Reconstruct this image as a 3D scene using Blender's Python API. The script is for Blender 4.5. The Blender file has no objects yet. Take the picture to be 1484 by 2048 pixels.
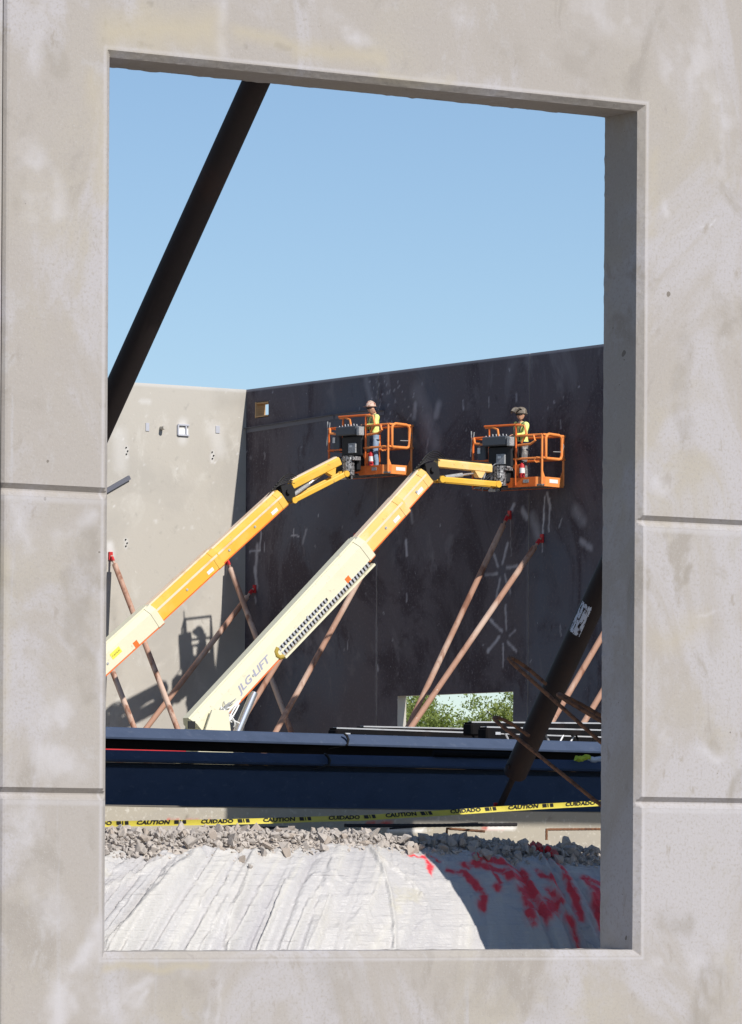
import bpy, bmesh, math, random
import numpy as np
from mathutils import Vector, Matrix
from mathutils import noise as mnoise
R = math.radians
SC = bpy.context.scene
COL = SC.collection
random.seed(7)
rng = np.random.default_rng(11)

# ------------------------------------------------------------------ camera, sky, sun
F, PX, PY, ROLL = 11000.0, 742.0, 1740.0, 0.006
EYE = 1.5
cam_d = bpy.data.cameras.new('camera')
cam = bpy.data.objects.new('camera', cam_d)
COL.objects.link(cam)
cam_d.sensor_fit = 'AUTO'
cam_d.sensor_width = 36.0
cam_d.lens = F / 2048 * 36.0
cam_d.shift_y = (PY - 1024) / 2048
cam_d.clip_start = 0.5
cam_d.clip_end = 6000
cam.matrix_world = Matrix.Translation((0, 0, EYE)) @ Matrix.Rotation(R(90), 4, 'X') @ Matrix.Rotation(ROLL, 4, 'Z')
SC.camera = cam

TH = R(34.0)                       # the near wall runs to the right and away
SUN_AZ = TH + R(5.6)               # right of straight-behind-the-camera
SUN_EL = R(38.0)
sunv = Vector((math.sin(SUN_AZ) * math.cos(SUN_EL), -math.cos(SUN_AZ) * math.cos(SUN_EL), math.sin(SUN_EL)))
world = bpy.data.worlds.new('World')
SC.world = world
world.use_nodes = True
wn = world.node_tree
bg = wn.nodes['Background']
sky = wn.nodes.new('ShaderNodeTexSky')
sky.sky_type = 'NISHITA'
sky.sun_disc = False
sky.sun_elevation = SUN_EL
sky.sun_rotation = math.atan2(sunv.x, sunv.y)
sky.altitude = 1500
sky.air_density = 1.0
sky.dust_density = 0.15
sky.ozone_density = 3.0
wn.links.new(sky.outputs[0], bg.inputs[0])
bg.inputs[1].default_value = 0.106
sd = bpy.data.lights.new('sun', 'SUN')
sd.energy = 5.0
sd.angle = R(0.5)
sd.color = (1.0, 0.95, 0.88)
sun = bpy.data.objects.new('sun', sd)
COL.objects.link(sun)
sun.rotation_euler = sunv.to_track_quat('Z', 'Y').to_euler()
SC.view_settings.view_transform = 'Standard'
SC.view_settings.look = 'None'
SC.view_settings.exposure = 0.0
SC.view_settings.gamma = 1.0
SC.view_settings.use_curve_mapping = False
SC.render.engine = 'CYCLES'

# ------------------------------------------------------------------ geometry of the site
def ray(x, y):
    a, b = x - PX, PY - y
    c, s = math.cos(ROLL), math.sin(ROLL)
    return Vector(((a * c - b * s) / F, 1.0, (a * s + b * c) / F))
def at(x, y, D):
    d = ray(x, y)
    return Vector((d.x * D, D, EYE + d.z * D))
def proj(p):
    a, b = p[0] / p[1] * F, (p[2] - EYE) / p[1] * F
    c, s = math.cos(ROLL), math.sin(ROLL)
    return PX + a * c + b * s, PY - (-a * s + b * c)
WU = Vector((math.cos(TH), math.sin(TH), 0))
WW = Vector((-math.sin(TH), math.cos(TH), 0))
O = at(208, 1740, 25.6); O.z = 0
M_WALL = Matrix(((WU.x, WW.x, 0, O.x), (WU.y, WW.y, 0, O.y), (0, 0, 1, 0), (0, 0, 0, 1)))
def Wp(u, w, z): return O + WU * u + WW * w + Vector((0, 0, z))
def onplane(x, y, p0, n):
    d = ray(x, y)
    e = Vector((0, 0, EYE))
    t = (p0 - e).dot(n) / d.dot(n)
    return e + d * t
def pw(x, y, w):
    p = onplane(x, y, O + WW * w, WW)
    q = p - O
    return q.dot(WU), q.z           # (u, z) on the plane w = const
def pw3(x, y, w): return onplane(x, y, O + WW * w, WW)

# ------------------------------------------------------------------ numpy noise
def _hash(ix, iy, seed):
    h = (ix.astype(np.int64) * 374761393 + iy.astype(np.int64) * 668265263 + seed * 974711) & 0xffffffff
    h = ((h ^ (h >> 13)) * 1274126177) & 0xffffffff
    return ((h ^ (h >> 16)) & 0xffff) / 65535.0
def vnoise(x, y, seed=0):
    ix, iy = np.floor(x), np.floor(y)
    fx, fy = x - ix, y - iy
    fx, fy = fx * fx * (3 - 2 * fx), fy * fy * (3 - 2 * fy)
    a = _hash(ix, iy, seed); b = _hash(ix + 1, iy, seed); c = _hash(ix, iy + 1, seed); d = _hash(ix + 1, iy + 1, seed)
    return (a * (1 - fx) + b * fx) * (1 - fy) + (c * (1 - fx) + d * fx) * fy
def fbm(x, y, seed=0, o=4):
    v, a, t = 0, 1.0, 0
    for k in range(o):
        v = v + a * vnoise(x * 2 ** k, y * 2 ** k, seed + k); t += a; a *= .5
    return v / t
def strokes(X, Y, lines, soft=.45, warp=.0, seed=3):
    """coverage 0..1 of drawn strokes: lines = [(pts, width, strength)] in the same plane coordinates"""
    out = np.zeros_like(X)
    if warp:
        X = X + (fbm(X / warp / 3, Y / warp / 3, seed) - .5) * warp * 2
        Y = Y + (fbm(X / warp / 3 + 9, Y / warp / 3, seed + 5) - .5) * warp * 2
    for pts, wd, st in lines:
        xs = [p[0] for p in pts]; ys = [p[1] for p in pts]
        m = (X > min(xs) - wd) & (X < max(xs) + wd) & (Y > min(ys) - wd) & (Y < max(ys) + wd)
        if not m.any(): continue
        xx, yy = X[m], Y[m]
        best = np.full(xx.shape, 9e9)
        if len(pts) == 1:
            best = np.hypot(xx - xs[0], yy - ys[0])
        for (x1, y1), (x2, y2) in zip(pts[:-1], pts[1:]):
            dx, dy = x2 - x1, y2 - y1
            t = np.clip(((xx - x1) * dx + (yy - y1) * dy) / (dx * dx + dy * dy + 1e-12), 0, 1)
            best = np.minimum(best, np.hypot(xx - x1 - t * dx, yy - y1 - t * dy))
        c = np.clip((wd * .5 - best) / (wd * .5 * soft) , 0, 1) * st
        out[m] = np.maximum(out[m], c)
    return out

# ------------------------------------------------------------------ materials
def mk(name, base, rough=.8, metal=0.0, var=(), attrs=(), bump=(), spec=.3):
    """var: (scale xyz or number, detail, colour, lo, hi[, kind]); attrs: (attribute, colour[, strength]); bump: (scale, strength, distance)"""
    m = bpy.data.materials.new(name); m.use_nodes = True
    nt = m.node_tree; N = nt.nodes; L = nt.links
    b = N['Principled BSDF']
    b.inputs['Roughness'].default_value = rough
    b.inputs['Metallic'].default_value = metal
    b.inputs['Specular IOR Level'].default_value = spec
    tc = N.new('ShaderNodeTexCoord')
    def tex(scale, detail, kind='N', dist=0.0):
        mp = N.new('ShaderNodeMapping')
        s = scale if isinstance(scale, (tuple, list)) else (scale,) * 3
        mp.inputs['Scale'].default_value = s
        L.new(tc.outputs['Object'], mp.inputs[0])
        if kind == 'V':
            t = N.new('ShaderNodeTexVoronoi'); t.inputs['Scale'].default_value = 1
            L.new(mp.outputs[0], t.inputs['Vector']); return t.outputs['Distance']
        t = N.new('ShaderNodeTexNoise'); t.inputs['Scale'].default_value = 1
        t.inputs['Detail'].default_value = detail; t.inputs['Roughness'].default_value = .66 if detail > 8 else .6
        t.inputs['Distortion'].default_value = dist
        L.new(mp.outputs[0], t.inputs['Vector']); return t.outputs['Fac']
    rgb = N.new('ShaderNodeRGB'); rgb.outputs[0].default_value = (*base, 1)
    cur = rgb.outputs[0]
    def mix(fac, col):
        nonlocal cur
        x = N.new('ShaderNodeMix'); x.data_type = 'RGBA'
        L.new(fac, x.inputs[0]); L.new(cur, x.inputs[6]); x.inputs[7].default_value = (*col, 1)
        cur = x.outputs[2]
    for v in var:
        f = tex(v[0], v[1], v[5] if len(v) > 5 else 'N', v[6] if len(v) > 6 else 0)
        mr = N.new('ShaderNodeMapRange')
        mr.inputs[1].default_value = v[3]; mr.inputs[2].default_value = v[4]
        mr.interpolation_type = 'SMOOTHSTEP'
        L.new(f, mr.inputs[0]); mix(mr.outputs[0], v[2])
    for a in attrs:
        at_ = N.new('ShaderNodeAttribute'); at_.attribute_name = a[0]
        mix(at_.outputs['Fac'], a[1])
    L.new(cur, b.inputs['Base Color'])
    prev = None
    for s, st, di in bump:
        f = tex(s, 5)
        bp = N.new('ShaderNodeBump'); bp.inputs['Strength'].default_value = st; bp.inputs['Distance'].default_value = di
        L.new(f, bp.inputs['Height'])
        if prev: L.new(prev, bp.inputs['Normal'])
        prev = bp.outputs[0]
    if prev: L.new(prev, b.inputs['Normal'])
    return m

MT = {}
MT['concrete'] = mk('concrete', (.352, .324, .300), .9, var=[
    ((.8, .8, .8), 5, (.372, .342, .298), .46, .66),
    ((1.3, 1.3, .8), 12, (.398, .380, .388), .47, .61, 'N', .9),
    ((1.9, 1.9, 1.2), 12, (.305, .279, .253), .55, .65, 'N', .6),
    ((4.5, 4.5, 3.5), 12, (.378, .358, .347), .56, .66, 'N', .4),
    ((9, 9, 5), 12, (.318, .290, .266), .60, .68, 'N', .4),
    ((11, 11, .5), 8, (.385, .370, .372), .62, .75),
    ((70, 70, 70), 5, (.322, .296, .273), .48, .74),
    ((95, 95, 95), 4, (.395, .375, .360), .54, .76),
    ((48, 48, 48), 1, (.15, .13, .12), .80, .815),
    ((17, 17, 17), 0, (.19, .17, .15), .865, .872)],
    attrs=[('dark', (.265, .24, .21)), ('pale', (.485, .472, .49)), ('buff', (.40, .357, .275))],
    bump=[((5, 5, 5), .2, .012), ((45, 45, 45), .25, .004), ((110, 110, 110), .3, .002)])
MT['far_concrete'] = mk('far_concrete', (.475, .445, .395), .9, var=[((.3, .3, .26), 8, (.425, .40, .36), .45, .64, 'N', .5), ((.9, .9, .5), 9, (.54, .515, .47), .53, .70, 'N', .5),
    ((3.5, 3.5, 3.0), 8, (.40, .375, .335), .58, .72), ((7, 7, 7), 3, (.62, .60, .56), .68, .74)],
    attrs=[('pale', (.66, .65, .64)), ('dark', (.25, .23, .2))], bump=[((1.5, 1.5, 1.5), .3, .02), ((12, 12, 12), .3, .01)])
MT['tar'] = mk('tar', (.118, .104, .118), .8, var=[
    ((.11, .11, .09), 4, (.115, .122, .150), .47, .60), ((.4, .4, .28), 9, (.068, .055, .066), .47, .62, 'N', .7), ((.6, .6, .35), 10, (.19, .178, .198), .56, .72, 'N', .6),
    ((1.8, 1.8, .8), 10, (.17, .158, .175), .60, .74), ((3.0, 3.0, 2.0), 10, (.08, .07, .08), .60, .72), ((5, 5, 4), 6, (.42, .42, .45), .69, .74), ((13, 13, 13), 3, (.155, .14, .155), .52, .75)],
    attrs=[('pale', (.56, .55, .60)), ('dark', (.045, .038, .046))], bump=[((2, 2, 2), .3, .02), ((16, 16, 16), .3, .008)], spec=.15)
MT['footing'] = mk('footing', (.40, .365, .30), .9, var=[
    ((1.5, 1.5, 4), 5, (.37, .34, .29), .45, .7), ((8, 8, 1.2), 5, (.52, .43, .26), .62, .74), ((30, 30, 30), 4, (.52, .49, .43), .55, .7)],
    attrs=[('red', (.62, .05, .04)), ('white', (.8, .78, .75)), ('dark', (.2, .17, .13))], bump=[((20, 20, 20), .4, .006)])
MT['slab'] = mk('slab', (.14, .125, .11), .9, var=[((.3, .3, .3), 5, (.11, .10, .085), .4, .7)])
MT['ground'] = mk('ground', (.33, .29, .245), .95, var=[((.2, .2, .2), 6, (.26, .225, .19), .4, .7)], bump=[((4, 4, 4), .5, .05)])
MT['tarp'] = mk('tarp', (.505, .490, .485), .38, spec=.6, var=[
    ((.8, 1.2, 1.0), 5, (0.432, 0.423, 0.428), .45, .7), ((2.5, 3, 95), 4, (0.338, 0.324, 0.324), .63, .72), ((2.5, 4, 3), 5, (0.498, 0.470, 0.395), .62, .75)],
    attrs=[('grime', (.42, .38, .30)), ('valley_shade', (.40, .385, .40)), ('fold_light', (.60, .575, .52)), ('red', (.80, .05, .065))],
    bump=[((5, 8, 75), .9, .008), ((40, 60, 40), .7, .006), ((90, 14, 14), .5, .004)])
MT['gravel'] = mk('gravel', (.425, .385, .352), .9, var=[((1.8, 1.8, 1.8), 2, (.50, .445, .395), .4, .62), ((9, 9, 9), 2, (.32, .29, .265), .55, .75), ((60, 60, 60), 3, (.45, .42, .39), .5, .8)], attrs=[('red', (.6, .04, .05))], bump=[((90, 90, 90), .4, .003)])
MT['stone_tan'] = mk('stone_tan', (.44, .37, .31), .9, var=[((30, 30, 30), 4, (.36, .325, .30), .45, .65)], bump=[((80, 80, 80), .4, .003)])
MT['stone_red'] = mk('stone_red', (.5, .06, .06), .8, var=[((30, 30, 30), 4, (.36, .3, .28), .5, .6)])
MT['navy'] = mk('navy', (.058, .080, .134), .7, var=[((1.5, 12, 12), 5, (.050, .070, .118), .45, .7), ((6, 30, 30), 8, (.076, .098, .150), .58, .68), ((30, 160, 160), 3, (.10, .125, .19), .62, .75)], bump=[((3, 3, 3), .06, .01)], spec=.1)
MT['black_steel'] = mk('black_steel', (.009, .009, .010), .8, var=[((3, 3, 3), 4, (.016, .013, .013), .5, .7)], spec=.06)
MT['pale_steel'] = mk('pale_steel', (.55, .56, .58), .45, .3, var=[((6, 6, 6), 3, (.4, .4, .42), .5, .7)])
MT['dark_pipe'] = mk('dark_pipe', (.027, .019, .018), .7, var=[((2, 2, .8), 5, (.045, .025, .02), .5, .72), ((30, 30, 30), 3, (.03, .02, .02), .5, .7)], bump=[((60, 60, 60), .15, .002)])
MT['paint_scrape'] = mk('paint_scrape', (.7, .72, .8), .7, var=[((30, 30, 30), 3, (.1, .08, .09), .56, .6)])
MT['rust'] = mk('rust', (.20, .095, .05), .85, var=[((25, 25, 25), 4, (.10, .05, .032), .45, .65)], bump=[((150, 150, 150), .6, .003)])
MT['rebar_black'] = mk('rebar_black', (.02, .017, .018), .6)
MT['brace_pipe'] = mk('brace_pipe', (.42, .24, .17), .75, var=[((.8, .8, .5), 6, (.56, .41, .33), .45, .62), ((3, 3, 1.2), 8, (.27, .13, .085), .52, .64), ((14, 14, 14), 3, (.6, .5, .44), .68, .76)])
MT['red'] = mk('red', (.55, .03, .035), .55, var=[((5, 5, 5), 4, (.4, .03, .03), .5, .7)])
MT['cream'] = mk('cream', (.74, .70, .52), .4, var=[((1, 1, 1), 4, (.70, .66, .46), .55, .8), ((5, 5, 5), 8, (.52, .47, .34), .62, .75), ((22, 22, 22), 3, (.25, .2, .15), .72, .76)], spec=.4)
MT['yellow'] = mk('yellow', (.76, .44, .05), .45, var=[((1.2, 1.2, 1.2), 5, (.80, .50, .10), .45, .7), ((7, 7, 7), 6, (.50, .30, .08), .63, .74), ((22, 22, 22), 3, (.2, .13, .08), .72, .76)], spec=.4)
MT['boom_pale'] = mk('boom_pale', (.82, .54, .17), .5, var=[((1.2, 1.2, 1.2), 5, (.84, .60, .30), .45, .65), ((7, 7, 7), 6, (.56, .34, .12), .63, .74)], spec=.3)
MT['peach'] = mk('peach', (.86, .66, .48), .45, var=[((2, 2, 2), 4, (.74, .5, .28), .5, .7)])
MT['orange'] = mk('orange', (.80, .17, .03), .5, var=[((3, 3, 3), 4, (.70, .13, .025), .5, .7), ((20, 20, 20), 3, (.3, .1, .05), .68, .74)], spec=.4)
MT['orange_lit'] = mk('orange_sunlit', (.88, .30, .08), .45, var=[((4, 4, 4), 4, (.84, .23, .05), .5, .7), ((20, 20, 20), 3, (.5, .2, .06), .68, .74)], spec=.4)  # lighter copy of the basket orange, for rails and plates in the sun
MT['black'] = mk('black', (.018, .018, .02), .55)
MT['charcoal'] = mk('charcoal', (.075, .085, .10), .5)
MT['grey'] = mk('grey', (.36, .37, .38), .55, var=[((30, 30, 30), 3, (.2, .2, .21), .5, .65)])
MT['casting'] = mk('casting', (.22, .22, .23), .5, .3, var=[((22, 22, 22), 3, (.6, .6, .6), .56, .62), ((15, 15, 15), 2, (.02, .02, .02), .52, .58)])
MT['chrome'] = mk('chrome', (.75, .75, .77), .25, .8)
MT['tyre'] = mk('tyre', (.025, .025, .025), .85)
MT['white'] = mk('white', (.8, .8, .78), .5)
MT['lettering'] = mk('lettering', (.36, .36, .46), .6)
MT['tape'] = mk('tape', (.60, .51, .07), .4, var=[((6, 6, 6), 3, (.48, .40, .06), .5, .7)], spec=.5)
MT['hivis'] = mk('hivis', (.84, .90, .30), .8, var=[((9, 9, 9), 3, (.62, .82, .12), .5, .72)])
MT['denim'] = mk('denim', (.24, .33, .46), .9, var=[((11, 11, 11), 3, (.42, .50, .6), .52, .7)])
MT['work_trousers'] = mk('work_trousers', (.18, .17, .17), .9, var=[((11, 11, 11), 3, (.45, .44, .42), .52, .66)])
MT['skin'] = mk('skin', (.56, .31, .21), .6)
MT['boot'] = mk('boot', (.05, .045, .045), .8)
MT['hat'] = mk('hat', (.62, .47, .38), .45, var=[((16, 16, 16), 3, (.3, .08, .05), .5, .62)])
MT['hood'] = mk('hood', (.16, .135, .11), .6, var=[((16, 16, 16), 3, (.36, .32, .26), .5, .7)])
MT['canvas'] = mk('canvas', (.62, .47, .25), .9)
MT['harness'] = mk('harness', (.03, .035, .06), .8)
MT['wood'] = mk('wood', (.52, .33, .17), .8, var=[((2, 2, 30), 4, (.4, .24, .11), .45, .7)])
MT['timber'] = mk('timber', (.3, .22, .14), .85, var=[((3, 30, 30), 4, (.22, .15, .09), .45, .7)])
MT['leaf'] = mk('leaf', (0.203, 0.270, 0.068), .6, var=[((.7, .7, .7), 3, (0.297, 0.351, 0.108), .45, .68), ((2.5, 2.5, 2.5), 2, (0.121, 0.182, 0.047), .55, .75)])
_nt = MT['leaf'].node_tree
_p = _nt.nodes['Principled BSDF']; _t = _nt.nodes.new('ShaderNodeBsdfTranslucent'); _m = _nt.nodes.new('ShaderNodeMixShader'); _o = [n for n in _nt.nodes if n.type == 'OUTPUT_MATERIAL'][0]
_m.inputs[0].default_value = .4; _t.inputs[0].default_value = (.40, .46, .12, 1)
_nt.links.new(_p.outputs[0], _m.inputs[1]); _nt.links.new(_t.outputs[0], _m.inputs[2]); _nt.links.new(_m.outputs[0], _o.inputs[0])
MT['bark'] = mk('bark', (.12, .09, .065), .9)
MT['rag_green'] = mk('rag_green', (.55, .62, .06), .8)
MT['rag_white'] = mk('rag_white', (.62, .64, .7), .8)
MT['mortar'] = mk('mortar', (.6, .59, .6), .9, var=[((25, 25, 25), 3, (.3, .29, .29), .54, .62)])

# ------------------------------------------------------------------ object helpers
def link(name, me, mat=None, parent=None, mw=None):
    o = bpy.data.objects.new(name, me); COL.objects.link(o)
    if mat is not None and me is not None and not me.materials:
        me.materials.append(MT[mat] if isinstance(mat, str) else mat)
    if parent is not None:
        o.parent = parent
        if mw is None:
            o.matrix_parent_inverse = Matrix.Identity(4)
    if mw is not None:
        if parent is not None:
            o.matrix_local = mw
        else:
            o.matrix_world = mw
    return o
def tag(o, label=None, cat=None, group=None, kind=None):
    if label: o['label'] = label
    if cat: o['category'] = cat
    if group: o['group'] = group
    if kind: o['kind'] = kind
    return o
def thing(name, label, cat, loc=(0, 0, 0), rz=0.0, group=None):
    o = bpy.data.objects.new(name, None); COL.objects.link(o)
    o.empty_display_size = .2
    o.location = loc; o.rotation_euler = (0, 0, rz)
    return tag(o, label, cat, group)
class MB:
    """collects pieces, in world coordinates unless a matrix is given, into ONE mesh"""
    def __init__(s): s.v = []; s.f = []; s.mi = []; s.cm = 0
    def add(s, vs, fs):
        b = len(s.v); s.v += [Vector(v) for v in vs]; s.f += [tuple(b + i for i in f) for f in fs]; s.mi += [s.cm] * len(fs); return s
    def box(s, c, size, ax=None):
        c = Vector(c); X, Y, Z = ax if ax else (Vector((1, 0, 0)), Vector((0, 1, 0)), Vector((0, 0, 1)))
        hx, hy, hz = [q / 2 for q in size]
        b = min(size) * .12
        vs = []; 
        # bevelled box: three shells of corners
        def P(a, d, e): return c + X * a + Y * d + Z * e
        idx = {}
        for sx in (-1, 1):
            for sy in (-1, 1):
                for sz in (-1, 1):
                    for k in range(3):
                        o = [b, b, b]; o[k] = 0
                        idx[sx, sy, sz, k] = len(vs)
                        vs.append(P(sx * (hx - o[0]), sy * (hy - o[1]), sz * (hz - o[2])))
        fs = []
        S = (-1, 1)
        for q in S:
            fs.append([idx[q, -1, -1, 0], idx[q, 1, -1, 0], idx[q, 1, 1, 0], idx[q, -1, 1, 0]][::q])
            fs.append([idx[-1, q, -1, 1], idx[-1, q, 1, 1], idx[1, q, 1, 1], idx[1, q, -1, 1]][::q])
            fs.append([idx[-1, -1, q, 2], idx[1, -1, q, 2], idx[1, 1, q, 2], idx[-1, 1, q, 2]][::q])
        for a in S:
            for d in S:
                k = a * d
                fs.append([idx[a, d, -1, 0], idx[a, d, -1, 1], idx[a, d, 1, 1], idx[a, d, 1, 0]][::k])
                fs.append([idx[-1, a, d, 1], idx[-1, a, d, 2], idx[1, a, d, 2], idx[1, a, d, 1]][::k])
                fs.append([idx[a, -1, d, 0], idx[a, 1, d, 0], idx[a, 1, d, 2], idx[a, -1, d, 2]][::k])
        for a in S:
            for d in S:
                for e in S:
                    fs.append([idx[a, d, e, 0], idx[a, d, e, 1], idx[a, d, e, 2]][::a * d * e])
        return s.add(vs, fs)
    def tube(s, pts, r, n=8, closed=False, cap=True):
        pts = [Vector(p) for p in pts]
        rs = r if isinstance(r, (list, tuple)) else [r] * len(pts)
        vs, fs = [], []
        m = len(pts)
        up = None
        for i, p in enumerate(pts):
            if closed: t = pts[(i + 1) % m] - pts[i - 1]
            else: t = pts[min(i + 1, m - 1)] - pts[max(i - 1, 0)]
            if t.length < 1e-9: t = Vector((0, 0, 1))
            t.normalize()
            if up is None:
                up = Vector((0, 0, 1)) if abs(t.z) < .9 else Vector((1, 0, 0))
            a = up - t * up.dot(t)
            if a.length < 1e-6: a = t.orthogonal()
            a.normalize(); up = a; b = t.cross(a)
            for k in range(n):
                q = 2 * math.pi * (k + .5) / n
                vs.append(p + (a * math.cos(q) + b * math.sin(q)) * rs[i])
        for i in range(m if closed else m - 1):
            j = (i + 1) % m
            for k in range(n):
                l = (k + 1) % n
                fs.append((i * n + k, i * n + l, j * n + l, j * n + k))
        if cap and not closed:
            fs.append(tuple(range(n))[::-1]); fs.append(tuple((m - 1) * n + k for k in range(n)))
        return s.add(vs, fs)
    def sweep(s, p1, p2, prof, side, up=None):
        """profile [(a,b)] (a along side, b along up) extruded from p1 to p2"""
        p1, p2 = Vector(p1), Vector(p2); t = (p2 - p1).normalized()
        side = Vector(side); side = (side - t * side.dot(t)).normalized()
        up = t.cross(side) if up is None else Vector(up)
        if up.z < 0: up = -up
        n = len(prof)
        vs = [p + side * a + up * b for p in (p1, p2) for a, b in prof]
        fs = [(i, (i + 1) % n, n + (i + 1) % n, n + i) for i in range(n)]
        fs += [tuple(range(n))[::-1], tuple(n + i for i in range(n))]
        return s.add(vs, fs)
    def plate(s, pts, th, nrm):
        """flat outline with thickness along nrm"""
        pts = [Vector(p) for p in pts]; n = len(pts); d = Vector(nrm).normalized() * th
        vs = pts + [p + d for p in pts]
        fs = [tuple(range(n)), tuple(n + i for i in range(n))[::-1]] + [(i, (i + 1) % n, n + (i + 1) % n, n + i)[::-1] for i in range(n)]
        return s.add(vs, fs)
    def build(s, name, mat, parent=None, smooth=False, local=None):
        """parent: a thing; vertices are world coordinates unless local is given"""
        me = bpy.data.meshes.new(name)
        M = Matrix.Identity(4)
        if parent is not None and local is None:
            M = parent_world(parent).inverted()
        me.from_pydata([M @ v for v in s.v], [], s.f)
        bm = bmesh.new(); bm.from_mesh(me); bmesh.ops.recalc_face_normals(bm, faces=bm.faces); bm.to_mesh(me); bm.free()
        mats = mat if isinstance(mat, (list, tuple)) else [mat]
        for q in mats: me.materials.append(MT[q] if isinstance(q, str) else q)
        if len(mats) > 1:
            me.polygons.foreach_set('material_index', s.mi)
        if smooth:
            me.polygons.foreach_set('use_smooth', [True] * len(me.polygons))
            try: me.set_sharp_from_angle(angle=R(40))
            except Exception: pass
        return link(name, me, None, parent)
def parent_world(o):
    M = Matrix.LocRotScale(o.location, o.rotation_euler, o.scale)
    if o.parent is not None: M = parent_world(o.parent) @ M
    return M
def mesh_np(name, V, Fq, mat, attrs=None, smooth=True, parent=None):
    me = bpy.data.meshes.new(name)
    n, k = Fq.shape
    me.vertices.add(len(V)); me.vertices.foreach_set('co', V.astype(np.float32).ravel())
    me.loops.add(n * k); me.loops.foreach_set('vertex_index', Fq.astype(np.int32).ravel())
    me.polygons.add(n)
    me.polygons.foreach_set('loop_start', np.arange(n, dtype=np.int32) * k)
    me.polygons.foreach_set('loop_total', np.full(n, k, dtype=np.int32))
    me.polygons.foreach_set('use_smooth', np.full(n, smooth))
    me.update(calc_edges=True); me.validate()
    for a, vals in (attrs or {}).items():
        at_ = me.attributes.new(a, 'FLOAT', 'POINT')
        at_.data.foreach_set('value', np.asarray(vals, dtype=np.float32).ravel())
    me.materials.append(MT[mat] if isinstance(mat, str) else mat)
    return link(name, me, None, parent)
def grid_faces(nu, nv, keep=None, flip=False):
    i, j = np.meshgrid(np.arange(nu - 1), np.arange(nv - 1), indexing='ij')
    if keep is not None: i, j = i[keep], j[keep]
    i, j = i.ravel(), j.ravel()
    f = np.stack([i * nv + j, (i + 1) * nv + j, (i + 1) * nv + j + 1, i * nv + j + 1], 1)
    return f[:, ::-1] if flip else f
FONT = None
def text_mesh(body, size, bold=0.0, shear=0.0, extrude=0.0, sx=1.0):
    c = bpy.data.curves.new('text', 'FONT'); c.body = body; c.size = size; c.align_x = 'CENTER'; c.align_y = 'CENTER'
    c.offset = bold; c.shear = shear; c.extrude = extrude; c.resolution_u = 2
    o = bpy.data.objects.new('text', c); COL.objects.link(o)
    dg = bpy.context.evaluated_depsgraph_get()
    me = bpy.data.meshes.new_from_object(o.evaluated_get(dg))
    bpy.data.objects.remove(o); 
    if sx != 1.0:
        for v in me.vertices: v.co.x *= sx
    return me

# ================================================================== the near wall with its opening
C = .030                          # chamfer
T = .30                           # wall thickness
uL, zT = pw(211, 100, 0)
_, zB = pw(204, 1914, 0)
uR = (pw(1289, 212, 0)[0] + pw(1284, 1912, 0)[0]) / 2
uL = (pw(213, 100, 0)[0] + pw(203, 1912, 0)[0]) / 2 + .004
zT = (pw(216, 98, 0)[1] + pw(1290, 211, 0)[1]) / 2
zB = (pw(204, 1914, 0)[1] + pw(1284, 1914, 0)[1]) / 2
G1 = (pw(206, 983, 0)[1] + pw(1290, 1044, 0)[1]) / 2
G2 = (pw(204, 1589, 0)[1] + pw(1290, 1603, 0)[1]) / 2
JU = pw(9, 300, 0)[0]
UEND = pw(1560, 1000, 0)[0]
PIER2 = uR + 1.18
print('wall', uL, uR, zB, zT, G1, G2, JU, UEND)
def lines_between(a, b, step): return list(np.linspace(a, b, max(2, int(round((b - a) / step)) + 1)))
def merge(*ls):
    a = np.array(sorted(sum(ls, []))); k = np.ones(len(a), bool); k[1:] = np.diff(a) > 1e-4
    return a[k]
GH = [(-.029, 0), (-.006, .025), (.002, .025), (.026, 0)]          # reveal profile (dz, depth)
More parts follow.
